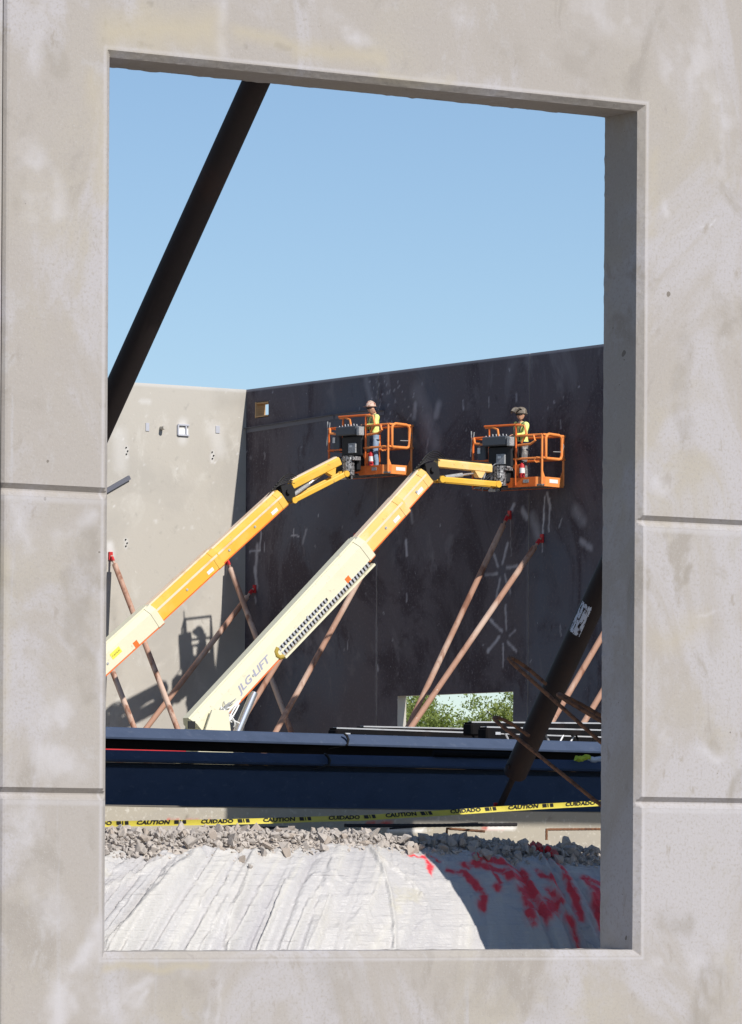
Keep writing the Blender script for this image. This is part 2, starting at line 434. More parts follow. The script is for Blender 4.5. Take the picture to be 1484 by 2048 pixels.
def front_panel():
    st = .0125
    us = merge(lines_between(JU, uL, st), lines_between(uL, uL + C, .006), lines_between(uL + C, uR - C, st), lines_between(uR - C, uR, .006), lines_between(uR, UEND, st))
    zl = [0.0, .35]
    zf = merge(lines_between(.55, zB, st), lines_between(zB, zB + C, .006), lines_between(zB + C, zT - C, st), lines_between(zT - C, zT, .006),
               lines_between(zT, 5.75, st), *[[g + d for d, _ in GH] for g in (G1, G2)], zl, [6.4, 7.3])
    zs = zf
    U, Z = np.meshgrid(us, zs, indexing='ij')
    Wd = np.zeros_like(U)
    for g in (G1, G2):
        Wd = np.maximum(Wd, np.interp(Z - g, [d for d, _ in GH], [q for _, q in GH], left=0, right=0))
    du = np.maximum(uL - U, U - uR); dz = np.maximum(zB - Z, Z - zT)
    dd = np.maximum(du, dz)                                        # <0 inside the opening's outer line
    jag = (fbm(U * 22, Z * 22, 21, 3) - .5) * .003 + (vnoise(U * 70, Z * 70, 5) - .5) * .0012
    ch = np.clip(-dd + jag * (dd < .02) , 0, C)
    inner = (dd <= -C + 1e-5)
    ch[inner] = C
    Wd = np.maximum(Wd, ch)
    # slight unevenness of the cast face, small pits
    Wd += (fbm(U * 2.0, Z * 2.0, 2) - .5) * .003
    pit = np.clip((vnoise(U * 45, Z * 45, 77) - .93) / .07, 0, 1) * (dd > .02) * .0
    Wd += pit
    # left vertical joint edge
    Wd += np.clip((JU + .016 - U) / .016, 0, 1) * .016
    hole = (us[:-1, None] >= uL + C - 1e-5) & (us[1:, None] <= uR - C + 1e-5) & (zs[None, :-1] >= zB + C - 1e-5) & (zs[None, 1:] <= zT - C + 1e-5)
    V = np.stack([U, Wd, Z], -1).reshape(-1, 3)
    Fq = grid_faces(len(us), len(zs), ~hole)
    def P(lst): return [([pw(x, y, 0) for x, y in pts], wd / 430, s) for pts, wd, s in lst]
    pale = strokes(U, Z, P([([(446, -30), (446, 95)], 44, .45), ([(436, 1935), (434, 2080)], 18, .8), ([(413, 1940), (411, 2060)], 8, .4),
        ([(572, 1945), (570, 1990)], 7, .6), ([(598, 1955), (597, 1990)], 5, .5), ([(1305, 500), (1318, 478), (1345, 468), (1380, 458), (1420, 450), (1434, 430)], 5, .95),
        ([(620, -20), (700, 60), (780, 130), (850, 170)], 60, .55), ([(640, 0), (720, 85)], 26, .6), ([(850, 160), (1000, 190), (1120, 205)], 50, .35),
        ([(1340, 120), (1400, 190), (1440, 220)], 120, .75), ([(1420, 70), (1380, 140)], 100, .5), ([(1440, 230), (1440, 340)], 50, .45), ([(930, 30)], 90, .5),
        ([(1180, 30), (1300, 30)], 130, .5), ([(70, 330), (110, 470), (60, 480)], 120, .55), ([(80, 20), (75, 160)], 40, .45),
        ([(30, 1010), (60, 1090), (160, 1050), (190, 1020)], 50, .5), ([(90, 1090), (40, 1120)], 80, .4), ([(120, 1420), (90, 1500), (140, 1530)], 130, .55),
        ([(205, 1290), (190, 1400)], 22, .4), ([(50, 1650), (120, 1850)], 110, .4), ([(200, 1860), (130, 1960), (110, 2040)], 70, .7), ([(250, 1990), (300, 1960), (340, 1945), (410, 1945)], 40, .6),
        ([(150, 2000), (260, 2010)], 100, .55), ([(290, 1985), (270, 2020)], 26, .6), ([(1330, 1450), (1335, 1490)], 36, .6), ([(1400, 1500), (1440, 1530), (1484, 1510)], 36, .55),
        ([(1395, 1225), (1440, 1230)], 10, .6), ([(1300, 1930), (1350, 1910), (1400, 1930)], 60, .45), ([(1430, 1890), (1460, 1930)], 60, .35), ([(1320, 970)], 60, .6), ([(1330, 400), (1335, 420)], 30, .5), ([(1420, 300), (1430, 330)], 40, .5)]),
        soft=.85, warp=.05) * np.clip((fbm(U * 9, Z * 9, 8, 6) - .36) * 3.6, .12, 1)
    for g in (G1, G2):
        k = np.clip(1 - np.abs(Z - (g - .042)) / .016, 0, 1) * (.35 + .4 * vnoise(U * 9, Z * 3, 4))
        pale = np.maximum(pale, k)
    edge = np.clip(1 - np.abs(dd - .012) / .012, 0, 1) * (.3 + .4 * fbm(U * 10, Z * 10, 14))
    pale = np.maximum(pale, edge)
    dark = strokes(U, Z, P([([(1370, 690), (1360, 800), (1380, 900)], 60, .4), ([(175, 1050), (165, 1200), (175, 1390)], 56, .5), ([(140, 1150), (150, 1280)], 50, .4), ([(178, 1640), (185, 1690)], 28, .6),
        ([(1425, 1460), (1430, 1500)], 40, .55), ([(1380, 1130), (1375, 1160)], 16, .5), ([(1330, 1840), (1370, 1850)], 70, .5), ([(1420, 1960), (1400, 2040)], 90, .5), ([(1484, 1560), (1470, 1590)], 50, .5),
        ([(800, 1900), (800, 2050)], 3, .3), ([(835, 1990), (835, 2050)], 5, .5), ([(350, 1960), (400, 2030)], 120, .35), ([(660, 1940), (700, 2040)], 160, .3), ([(900, 1980), (1100, 2000)], 120, .25),
        ([(105, 90), (120, 140)], 60, .4), ([(30, 330), (35, 420)], 50, .35), ([(1000, 60), (1020, 110)], 120, .25), ([(1150, 110), (1260, 150)], 120, .35)]
        + [([(x, y), (x + dx, y + 3)], w, .7) for x, y, dx, w in ((213, 47, 3, 9), (240, 30, 3, 8), (205, 78, 4, 11), (288, 35, 5, 14), (285, 88, 16, 16), (360, 38, 8, 22), (386, 10, 6, 16), (238, 82, 4, 10), (283, 65, 8, 8), (490, 88, 4, 12), (555, 88, 20, 16), (620, 95, 4, 8), (660, 98, 6, 7), (730, 100, 16, 10), (245, 62, 3, 8), (253, 45, 3, 8), (297, 12, 5, 14), (222, 80, 3, 8))]),
        soft=.45, warp=.025) * np.clip((fbm(U * 14, Z * 14, 31, 6) - .3) * 3.2, .25, 1)
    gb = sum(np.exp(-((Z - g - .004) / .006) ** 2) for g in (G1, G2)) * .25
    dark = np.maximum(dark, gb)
    buff = strokes(U, Z, P([([(230, 60), (350, 60), (420, 60)], 120, .8), ([(480, 70), (600, 95), (760, 120)], 60, .7), ([(190, 150), (200, 400)], 60, .5), ([(760, 155), (900, 165)], 40, .5), ([(210, 1930), (410, 1935)], 26, .7), ([(1310, 300), (1300, 460)], 40, .3), ([(1325, 1280), (1400, 1240)], 90, .4), ([(10, 1100), (8, 1500)], 36, .4)]), soft=1.0, warp=.05)
    nV = len(V)
    # jambs, head and sill of the opening, back face, outer edges
    a, b, c, d = uL + C, uR - C, zB + C, zT - C
    ex = []; ef = []
    def strip(pts):     # pts along the opening edge -> quads to the back
        s0 = len(ex)
        n = 7
        for (u, z) in pts:
            for k in range(n):
                t = k / (n - 1)
                wob = (mnoise.noise(Vector((u * 5, z * 5, t * 2))) * .004) if 0 < t else 0
                du_ = wob if pts[0][0] == pts[-1][0] else 0
                dz_ = wob if pts[0][1] == pts[-1][1] else 0
                if k == n - 1:
                    r_ = mnoise.noise(Vector((u * 23, z * 23, 3))) * .006
                    du_ += r_ if pts[0][0] == pts[-1][0] else 0
                    dz_ += r_ if pts[0][1] == pts[-1][1] else 0
                ex.append((u + du_, C + (T - C) * t, z + dz_))
        for i in range(len(pts) - 1):
            for k in range(n - 1):
                q = s0 + i * n + k
                ef.append((nV + q, nV + q + n, nV + q + n + 1, nV + q + 1))
    zz = lines_between(c, d, .03); uu = lines_between(a, b, .03)
    strip([(a, z) for z in zz]); strip([(b, z) for z in zz]); strip([(u, c) for u in uu]); strip([(u, d) for u in uu])
    q0 = nV + len(ex)
    zlo, zhi = zs[0], zs[-1]
    uu2, zz2 = [JU, a, b, UEND], [zlo, c, d, zhi]
    for u in uu2:
        for z in zz2: ex.append((u, T, z))
    for i in range(3):
        for j in range(3):
            if (i, j) != (1, 1): ef.append((q0 + i * 4 + j, q0 + i * 4 + j + 1, q0 + (i + 1) * 4 + j + 1, q0 + (i + 1) * 4 + j))
    q1 = nV + len(ex)
    for u, z in ((JU, zlo), (UEND, zlo), (UEND, zhi), (JU, zhi)):
        ex.append((u, .016, z)); ex.append((u, T, z))
    for i in range(4):
        j = (i + 1) % 4
        ef.append((q1 + 2 * i, q1 + 2 * j, q1 + 2 * j + 1, q1 + 2 * i + 1))
    V = np.vstack([V, np.array(ex)]); Fq = np.vstack([Fq, np.array(ef)])
    z0 = np.zeros(len(ex))
    o = mesh_np('concrete_wall_panel', V, Fq, 'concrete', {'pale': np.r_[pale.ravel(), z0], 'dark': np.r_[dark.ravel(), z0], 'buff': np.r_[buff.ravel(), z0]}, smooth=False)
    o.matrix_world = M_WALL
    return tag(o, 'near sunlit precast concrete wall panel with tall window opening and two horizontal reveal grooves', 'wall')
front_panel()

def side_panel(u0, u1, win, label):
    """neighbouring panel of the same wall: win = (u0,u1,z0,z1)"""
    m = MB()
    zs = [0, G2 - .012, G2 + .012, G1 - .012, G1 + .012, 7.3]
    parts = []
    if win:
        parts = [(u0, win[0], 0, 7.3), (win[1], u1, 0, 7.3), (win[0], win[1], 0, win[2]), (win[0], win[1], win[3], 7.3)]
    else: parts = [(u0, u1, 0, 7.3)]
    for a, b, c, d in parts:
        cuts = [c] + [g for g in (G2, G1) if c < g - .03 and g + .03 < d] + [d]
        prof = [(0, c)]
        for g in (G2, G1):
            if c < g - .03 and g + .03 < d:
                prof += [(0, g - .029), (.016, g - .01), (.016, g + .004), (0, g + .026)]
        prof += [(0, d), (T, d), (T, c)]
        n = len(prof)
        vs = [(u, w, z) for u in (a, b) for w, z in prof]
        m.add(vs, [(i, (i + 1) % n, n + (i + 1) % n, n + i) for i in range(n)] + [tuple(range(n)), tuple(n + i for i in range(n))[::-1]])
    o = m.build('concrete_wall_panel', 'concrete')
    o.matrix_world = M_WALL
    return tag(o, label, 'wall')
side_panel(JU - 5.2, JU - .014, None, 'concrete wall panel at the far left edge beyond the vertical joint')
side_panel(UEND + .014, UEND + 5.6, (PIER2, PIER2 + 3.1, .2, EYE + 2.85), 'concrete wall panel next to the right pier with a lower window')

# ================================================================== ground, slab, footing
SLAB = EYE + .335
FW = 3.3
m = MB(); m.add([(-1500, -300, 0), (1500, -300, 0), (1500, 3500, 0), (-1500, 3500, 0)], [(0, 1, 2, 3)])
tag(m.build('ground', 'ground'), kind='structure')
m = MB()
m.box((10, 100, (SLAB + .02) / 2), (120, 193, SLAB - .02))
o = m.build('slab', 'slab'); o.matrix_world = M_WALL; o.location = O + Vector((0, 0, .012)); 
tag(o, kind='structure')
def footing():
    us = np.arange(-3.5, 12, .02); zs = np.arange(.9, SLAB + .001, .02); zs = np.append(zs, SLAB)
    U, Z = np.meshgrid(us, zs, indexing='ij')
    W_ = np.full_like(U, FW) + (fbm(U * 3, Z * 3, 3) - .5) * .01
    def P(lst): return [([pw(x, y, FW) for x, y in pts], wd / 370, s) for pts, wd, s in lst]
    red = strokes(U, Z, P([([(735, 1652), (770, 1648), (785, 1646)], 9, .9), ([(335, 1640), (420, 1643)], 6, .8), ([(968, 1655), (1000, 1659), (1010, 1656)], 8, .7)]), .8, .02)
    white = strokes(U, Z, P([([(975, 1655), (1025, 1659)], 12, .95), ([(770, 1660), (850, 1655)], 7, .9), ([(1000, 1650), (1020, 1650)], 6, .9)]), .6, .03)
    dark = strokes(U, Z, P([([(1100, 1638), (1128, 1640), (1150, 1641)], 5, .9), ([(370, 1625), (373, 1632)], 6, .9)]), .5, .01)
    n = len(us); k = len(zs)
    V = np.stack([U, W_, Z], -1).reshape(-1, 3)
    Fq = grid_faces(n, k)
    ex = [(us[0], FW - .004, SLAB), (us[-1], FW - .004, SLAB), (us[-1], FW + .4, SLAB), (us[0], FW + .4, SLAB)]
    V = np.vstack([V, np.array(ex)]); b = n * k
    Fq = np.vstack([Fq, [[b, b + 1, b + 2, b + 3]]])
    z4 = np.zeros(4)
    o = mesh_np('footing', V, Fq, 'footing', {'red': np.r_[red.ravel(), z4], 'white': np.r_[white.ravel(), z4], 'dark': np.r_[dark.ravel(), z4]})
    o.matrix_world = M_WALL
    tag(o, kind='structure')
footing()

# ================================================================== mound with tarp and crushed stone
CU = [-1, pw(205, 1650, 2.1)[0], pw(640, 1650, 2.1)[0], pw(760, 1660, 2.1)[0], pw(851, 1660, 2.1)[0], pw(1021, 1670, 2.1)[0], pw(1106, 1680, 2.1)[0], pw(1212, 1700, 2.1)[0], 9]
CZ = [.155, .168, .18, .15, .16, .125, .11, .075, .05]
CRW = 1.9
def mz(u, w):
    u = np.asarray(u, float); w = np.asarray(w, float)
    zc = np.interp(u, CU, CZ)
    z = np.where(w < CRW, zc - .95 * (CRW - w) ** 2, zc - .06 * (w - CRW) - .05 * (w - CRW) ** 2)
    return EYE + z + (fbm(u * 1.3, w * 1.3, 50, 3) - .5) * .035
def hit(x, y):
    """where the sight line through a picture point meets the mound: (u, w)"""
    d = ray(x, y); lo, hi = None, None
    prev = None
    for k in range(700):
        t = 26.0 + k * .008
        for_p = Vector((0, 0, EYE)) + d * t
        q = for_p - O
        u, w = q.dot(WU), q.dot(WW)
        if w < .35: continue
        if for_p.z < float(mz(u, w)): return u, w
        if w > 3.25: break
    return None
BPX = [(180, 1710), (205, 1709), (300, 1710), (350, 1713), (372, 1728), (400, 1716), (440, 1713), (487, 1722), (500, 1714), (560, 1703), (660, 1698), (740, 1695), (800, 1703), (851, 1706), (890, 1706), (950, 1712), (1010, 1718), (1051, 1728), (1080, 1722), (1120, 1724), (1181, 1729), (1212, 1728), (1240, 1728)]
bu, bw = [], []
for x, y in BPX:
    h = hit(x, y)
    if h is None: continue
    if bu and h[0] <= bu[-1]: continue
    bu.append(h[0]); bw.append(h[1])
print('tarp edge u', bu[0], bu[-1], 'w', min(bw), max(bw))
def wedge(u): return np.interp(u, bu, bw)
def mound():
    us = np.arange(-1.5, 8.0, .04); ws = np.arange(.30, FW + .01, .04)
    U, W_ = np.meshgrid(us, ws, indexing='ij')
    Z = mz(U, W_) - .022 - np.clip((wedge(U) + .02 - W_) / .12, 0, 1) * .09
    V = np.stack([U, W_, Z], -1).reshape(-1, 3)
    o = mesh_np('gravel_bed', V, grid_faces(len(us), len(ws)), 'gravel')
    o.matrix_world = M_WALL
    return tag(o, kind='structure')
BED = mound()
def tarp():
    us = np.arange(-.2, 5.2, .0085)
    ts = np.linspace(0, 1, 190)
    U, Tt = np.meshgrid(us, ts, indexing='ij')
    Wt = wedge(U) + .05
    W_ = .62 + (Wt - .62) * Tt
    Z = mz(U, W_)
    k = np.interp(U, [.4, 1.2, 2.2, 2.8, 3.3, 4.2], [1.5, 1.25, .95, .5, .15, -.15])
    c = U - k * (W_ - 1.75)
    dn = np.clip((1.75 - W_) / .6, 0, 1.3)                          # 0 at the crest, grows down the slope
    def ridge(f, s, y=0.7): 
        n = fbm(c * f, W_ * y, s, 2); return 1 - np.abs(2 * n - 1) * 2.2
    zone = np.clip(.55 + .9 * (fbm(c * 1.4 + 3, W_ * .8, 90, 2) - .5) * 2, .15, 1.2)
    r1 = ridge(2.6, 60); r2 = np.clip(ridge(8.0, 61, .9), -.6, 1); r3 = np.clip(ridge(19.0, 62, 1.4), -.4, 1); r4 = np.clip(ridge(36.0, 66, 2.0), -.4, 1)
    D = r1 * .026 * zone + r2 * .028 * zone * (.35 + dn) + r3 * .026 * zone * (.25 + dn) + r4 * .012 * zone * (.25 + dn)
    D += np.clip(1 - np.abs(2 * fbm(c * 5 + fbm(U * 4, W_ * 4, 70) * 1.5, W_ * 6, 71, 4) - 1) * 5, 0, 1) * .012
    D += (fbm(U * 3, W_ * 12, 63, 4) - .5) * .018
    D += (fbm(U * 10, W_ * 60, 64, 3) - .5) * .008
    D -= .022
    valley_shade = np.clip(.42 - r2 - .5 * r3, 0, 1) * .95 * np.clip(.4 + dn, 0, 1)  # shade between the folds, put into the tarp colour
    fold_light = np.clip(r2 - .45, 0, 1) * np.clip(.3 + r3, 0, 1) * 1.1  # paler ridge tops: light catching the folds, painted in
    # drawn folds
    def Pf(lst):
        r = []
        for pts, wd, s in lst:
            hs = [hit(x, y) for x, y in pts]; hs = [h for h in hs if h]
            if hs: r.append((hs, wd * 1.35 / 400, s))
        return r
    fold = strokes(U, W_, Pf([([(400, 1715), (330, 1790), (260, 1870), (215, 1900)], 26, 1), ([(385, 1740), (300, 1830), (250, 1900)], 16, .8), ([(510, 1712), (495, 1770), (465, 1850), (455, 1905)], 20, 1), ([(345, 1712), (290, 1740), (212, 1775)], 12, .8),
        ([(740, 1694), (765, 1735), (782, 1790), (790, 1850), (790, 1905)], 12, .9), ([(760, 1716), (810, 1750), (845, 1790)], 10, .6), ([(572, 1760), (540, 1850), (520, 1905)], 12, .6), ([(640, 1780), (600, 1860), (580, 1905)], 12, .7), ([(660, 1800), (640, 1860), (620, 1905)], 10, .7),
        ([(1070, 1700), (1110, 1780), (1150, 1850), (1175, 1905)], 16, .9), ([(1100, 1725), (1150, 1790), (1190, 1850)], 12, .7), ([(1120, 1810), (1160, 1870), (1185, 1905)], 9, .8), ([(1040, 1820), (1075, 1905)], 8, .6), ([(925, 1745), (945, 1790), (958, 1850)], 10, .3)]), 1.0, .003)
    D += (fold ** 2 * (3 - 2 * fold)) * .026; fold_light = np.maximum(fold_light, fold * .5)
    V = np.stack([U, W_, Z + D * np.clip((Tt) / .03, 0, 1)], -1).reshape(-1, 3)
    zl = lambda x, y: (700 + x / 2.473, 1640 + y / 2.473)
    SP = [([(290, 158), (360, 172), (390, 210), (400, 250)], 20, .9), ([(415, 180), (434, 190)], 12, .8), ([(480, 240), (560, 255), (610, 300), (660, 360), (650, 420)], 36, .95), ([(560, 215), (640, 208), (700, 245), (740, 300), (730, 335)], 32, .9),
          ([(640, 190), (740, 205), (840, 255), (872, 310), (862, 350), (885, 430), (895, 530)], 42, 1), ([(700, 225), (800, 275), (870, 300)], 40, .95), ([(880, 310), (930, 420), (970, 490), (1030, 400), (990, 360)], 46, 1), ([(960, 440), (1010, 400)], 60, 1), ([(930, 260), (1010, 310), (1045, 360)], 30, .8),
          ([(985, 195), (1060, 260), (1110, 370), (1130, 470)], 34, .8), ([(1170, 290), (1210, 340), (1230, 420), (1250, 550)], 46, .95), ([(1230, 430), (1290, 405)], 50, .95), ([(1080, 490), (1130, 600), (1145, 680)], 30, .75), ([(1150, 290), (1260, 310)], 30, .7)]
    red = strokes(U, W_, Pf([([zl(*p) for p in pts], wd * 1.45 / 2.473, s) for pts, wd, s in SP]), .95, .03, 9)
    halo = strokes(U, W_, Pf([([zl(*p) for p in pts], wd * 2.3 / 2.473, s * .45) for pts, wd, s in SP]), 1.0, .03, 9)
    nz = fbm(U * 26, W_ * 40, 40, 5)
    red = np.clip(red * 1.7 * np.clip((nz - .22) * 4, .45, 1) + halo * np.clip((nz - .36) * 4, 0, 1), 0, 1)
    gr = strokes(U, W_, Pf([([(745, 1700), (770, 1725)], 16, .5), ([(640, 1850), (700, 1880), (760, 1890)], 60, .35), ([(700, 1870), (740, 1900)], 40, .4)]), 1, .05) * fbm(U * 20, W_ * 20, 41)
    o = mesh_np('tarpaulin', V, grid_faces(len(us), len(ts)), 'tarp', {'red': red.ravel(), 'grime': gr.ravel(), 'valley_shade': valley_shade.ravel(), 'fold_light': fold_light.ravel()})
    o.matrix_world = M_WALL
    tag(o, 'white woven ground cover with red spray paint draped over the mound below the window', 'tarpaulin')
tarp()

# crushed stone: angular hulls
def rock_hull(k):
    r = random.Random(100 + k)
    bm = bmesh.new()
    ax = (1.0, r.uniform(.6, .95), r.uniform(.45, .75))
    for i in range(r.randint(9, 13)):
        v = Vector((r.gauss(0, 1), r.gauss(0, 1), r.gauss(0, 1))).normalized() * r.uniform(.78, 1.0)
        bm.verts.new((v.x * ax[0], v.y * ax[1], v.z * ax[2]))
    res = bmesh.ops.convex_hull(bm, input=bm.verts)
    for v in [v for v in bm.verts if not v.link_faces]: bm.verts.remove(v)
    bmesh.ops.triangulate(bm, faces=bm.faces)
    bm.verts.index_update()
    V = np.array([v.co[:] for v in bm.verts]); Fi = np.array([[v.index for v in f.verts] for f in bm.faces])
    bm.free(); return V, Fi
ROCKS = [rock_hull(k) for k in range(14)]
ROCK_ME = []
for k, (V, Fi) in enumerate(ROCKS):
    for mt in ('gravel', 'stone_tan'):
        me = bpy.data.meshes.new('stone'); me.from_pydata(V.tolist(), [], Fi.tolist()); me.materials.append(MT[mt]); ROCK_ME.append(me)
def rot3(a, b, c):
    return np.array(Matrix.Rotation(a, 3, 'Z') @ Matrix.Rotation(b, 3, 'X') @ Matrix.Rotation(c, 3, 'Y'))
def gravel():
    spots = []
    n = 0
    while n < 12500:
        u = random.uniform(-.6, 6.8)
        e = float(wedge(u))
        if n < 9000: w = e + (2.15 - e) * random.random() ** .9 - .02
        else: w = random.uniform(2.0, FW - .03)
        s = min(.0088 * math.exp(abs(random.gauss(0, .66))), .042)
        z = float(mz(u, w)) - .018 + random.uniform(-.2, .8) * s + (.018 if w > e + .1 else .006)
        spots.append([u, w, z, s]); n += 1
    # lumps along the crest
    for k in range(500):
        u = random.uniform(.2, 6); w = random.uniform(1.75, 2.0); s = random.uniform(.014, .030)
        spots.append([u, w, float(mz(u, w)) + .012 + s * random.uniform(-.4, .3), s])
    vis = []
    for i, (u, w, z, s) in enumerate(spots):
        p = Wp(u, w, z); x, y = proj(p)
        if 212 < x < 1206 and 1640 < y < 1735 and w < 2.3: vis.append((s, i))
    vis.sort(reverse=True)
    big = set(i for s, i in vis[:300])
    Vs, Fs, red, off = [], [], [], 0
    rp = pw3(1065, 1690, 2.1)
    redpts = [hit(*p) for p in ((1055, 1688), (1066, 1692), (1073, 1698))]
    redpts = [h for h in redpts if h]
    for i, (u, w, z, s) in enumerate(spots):
        isred = any(abs(u - h[0]) < .05 and abs(w - h[1]) < .10 for h in redpts) 
        k = random.randrange(14)
        a = [random.uniform(0, 6.28) for _ in range(3)]
        if i in big:
            o = bpy.data.objects.new('stone', ROCK_ME[2 * k + (random.random() < .35)])
            COL.objects.link(o); o.parent = BED
            o.location = (u, w, z); o.rotation_euler = a; o.scale = (s * 1.15,) * 3
            if isred:
                o.data = o.data.copy(); o.data.materials.clear(); o.data.materials.append(MT['stone_red']); o['label'] = 'stone marked with red spray paint'
            continue
        V, Fi = ROCKS[k]
        Vs.append(V * s @ rot3(*a).T + np.array((u, w, z))); Fs.append(Fi + off); off += len(V)
        red.append(np.full(len(V), 1.0 if isred else 0.0))
    o = mesh_np('gravel', np.vstack(Vs), np.vstack(Fs), 'gravel', {'red': np.concatenate(red)}, smooth=False, parent=BED)
    tag(o, kind='stuff')
gravel()
# loose stones that rolled onto the tarp
for (x, y, s, lab) in ((499, 1742, .030, 'largest loose stone lying on the pale fold of the white tarp'), (484, 1727, .034, 'tan stone at the lower tip of the gravel tongue on the tarp'), (368, 1731, .024, 'small stone at the foot of the short gravel spill at left'), (378, 1722, .026, 'rough stone just above the foot of the short gravel spill'), (1100, 1758, .012, 'tiny stone caught in a crease of the shaded red-painted tarp')):
    h = hit(x, y)
    if h:
        o = bpy.data.objects.new('loose_stone', ROCK_ME[random.randrange(28)]); COL.objects.link(o)
        o.location = Wp(h[0], h[1], float(mz(*h)) + s * .55); o.scale = (s,) * 3; o.rotation_euler = (random.random() * 6, 1, 2)
        tag(o, lab, 'stone')

# ================================================================== rebar, caution tape, poles
def rebar(name, pts, r, mat, label, group=None, ribs=True):
    m = MB()
    P = [Vector(p) for p in pts]
    Q, Rr = [], []
    for a, b in zip(P[:-1], P[1:]):
        n = max(2, int((b - a).length / (r * 1.6)))
        for i in range(n):
            Q.append(a.lerp(b, i / n)); Rr.append(r * (1.0 if i % 2 else 1.14) if ribs else r)
    Q.append(P[-1]); Rr.append(r)
    m.tube(Q, Rr, 8)
    o = m.build(name, mat, None, smooth=True)
    return tag(o, label, 'rebar', group)
def hook(shaft, ret, rr, w0, w1, label):
    """bar from the back of the wall (hidden end) to a hooked tip: picture points at the two depths"""
    (x1, y1), (x0, y0) = shaft
    tip = pw3(x1, y1, w1); base = pw3(x0, y0, w0)
    ax = (tip - base).normalized()
    end = pw3(*ret, w1 + .02)
    back = (end - tip)
    off = back - ax * back.dot(ax)
    d = off.length or .03; off.normalize()
    pts = [base, tip]
    for k in range(1, 8):
        a = math.pi * k / 8
        pts.append(tip + ax * math.sin(a) * d * .5 + off * (1 - math.cos(a)) * d * .5)
    pts.append(end)
    rebar('hooked_rebar', pts, rr, 'rust', label, 'rusty hooked bars sticking out behind the right jamb')
hook(((1030, 1331), (1300, 1572)), (1092, 1368), .0095, .30, 1.15, 'rusty hooked bar crossing the dark brace pole, topmost of those behind the right jamb')
hook(((998, 1447), (1290, 1681)), (1058, 1472), .0095, .30, 1.35, 'rusty hooked bar whose tip reaches farthest left over the upper navy beam')
hook(((1134, 1401), (1300, 1500)), (1215, 1440), .0115, .30, .85, 'shortest rusty hooked bar, close to the right jamb below the leaning far braces')

def on_mound(x, y, w, dz=0):
    u, z = pw(x, y, w)
    return Wp(u, w, z + dz)
rebar('rebar', [on_mound(690, 1651, 2.75), on_mound(860, 1651, 2.72), on_mound(1033, 1649, 2.7)], .0095, 'rebar_black', 'long black bar lying in front of the footing right of centre')
rebar('rebar', [on_mound(780, 1657, 2.8), on_mound(850, 1652, 2.85), on_mound(955, 1646, 2.9)], .005, 'rebar_black', 'slender black bar crossing the long black bar before the footing')
rebar('rebar', [on_mound(893, 1675, 3.0), on_mound(894, 1657, 3.0), on_mound(970, 1663, 2.9)], .007, 'rust', 'rusty bent bar standing between gravel and footing near the white paint')
rebar('rebar', [on_mound(1093, 1680, 3.0), on_mound(1093, 1659, 3.0), on_mound(1230, 1658, 2.95)], .007, 'rust', 'rusty angled bar in front of the footing at the right')
rebar('rebar', [on_mound(400, 1655, 2.98), on_mound(490, 1655.5, 2.97), on_mound(584, 1656, 2.96)], .008, 'rebar_black', 'dark bar lying on the gravel crest under the tape left of centre', ribs=False)

def caution_tape():
    th = thing('caution_tape', 'yellow barricade tape with black lettering strung above the gravel', 'tape', Wp(2.5, 2.9, EYE))
    w = 2.9
    pts = [(150, 1650), (212, 1648), (330, 1646), (450, 1644), (560, 1641), (640, 1638), (720, 1636), (800, 1631), (900, 1625), (1000, 1618), (1100, 1612), (1212, 1606), (1290, 1601)]
    cen = [pw(x, y, w) for x, y in pts]
    cu = np.array([c[0] for c in cen]); cz = np.array([c[1] for c in cen])
    def zc(u): return float(np.interp(u, cu, cz))
    H = .030
    n = 160
    uu = np.linspace(cu[0], cu[-1], n)
    twist = lambda u: .010 * math.sin(u * 2.1) + .006 * math.sin(u * 5.3)
    V, Fs = [], []
    for i, u in enumerate(uu):
        for k, h in enumerate((-.5, -.18, .5)):
            V.append(Wp(u, w + h * twist(u) + (-.004 if k == 0 else 0) , zc(u) + h * H))
    m = MB()
    m.add(V, [(i * 3 + k, (i + 1) * 3 + k, (i + 1) * 3 + k + 1, i * 3 + k + 1) for i in range(n - 1) for k in range(2)])
    m.build('ribbon', 'tape', th, smooth=True)
    X = [(190, 'CUIDADO'), (306, 'CAUTION'), (434, 'CUIDADO'), (558, 'CAUTION'), (688, 'CUIDADO'), (802, 'CAUTION'), (931, 'CUIDADO'), (1046, 'CAUTION'), (1160, 'CUIDADO')]
    inv = parent_world(th).inverted()
    for i, (x, word) in enumerate(X):
        t = MB()
        u0, _ = pw(x, 1640, w)
        me = text_mesh(word, .040, .0016, 0, 0, 1.0)
        xs = [v.co.x for v in me.vertices]; ys = [v.co.y for v in me.vertices]
        sx = .205 / (max(xs) - min(xs)); sy = .023 / (max(ys) - min(ys))
        vs = []
        for v in me.vertices:
            u = u0 + v.co.x * sx; h = v.co.y * sy / H + .13
            vs.append(Wp(u, w + h * twist(u) - .0025, zc(u) + h * H))
        t.add(vs, [tuple(p.vertices) for p in me.polygons])
        bpy.data.meshes.remove(me)
        t.build('lettering', 'black', th)
        for du, ww in ((.128, .022), (.150, .006), (.163, .006), (.180, .022)):
            for q in (1,):
                a, b = u0 + du * 1.0, u0 + du + ww
                vs = []
                for u, h in ((a + .006, -.18), (b + .006, -.18), (b, .46), (a, .46)):
                    vs.append(Wp(u, w + h * twist(u) - .0025, zc(u) + h * H))
                MB().add(vs, [(0, 1, 2, 3)]).build('stripe', 'black', th)
caution_tape()

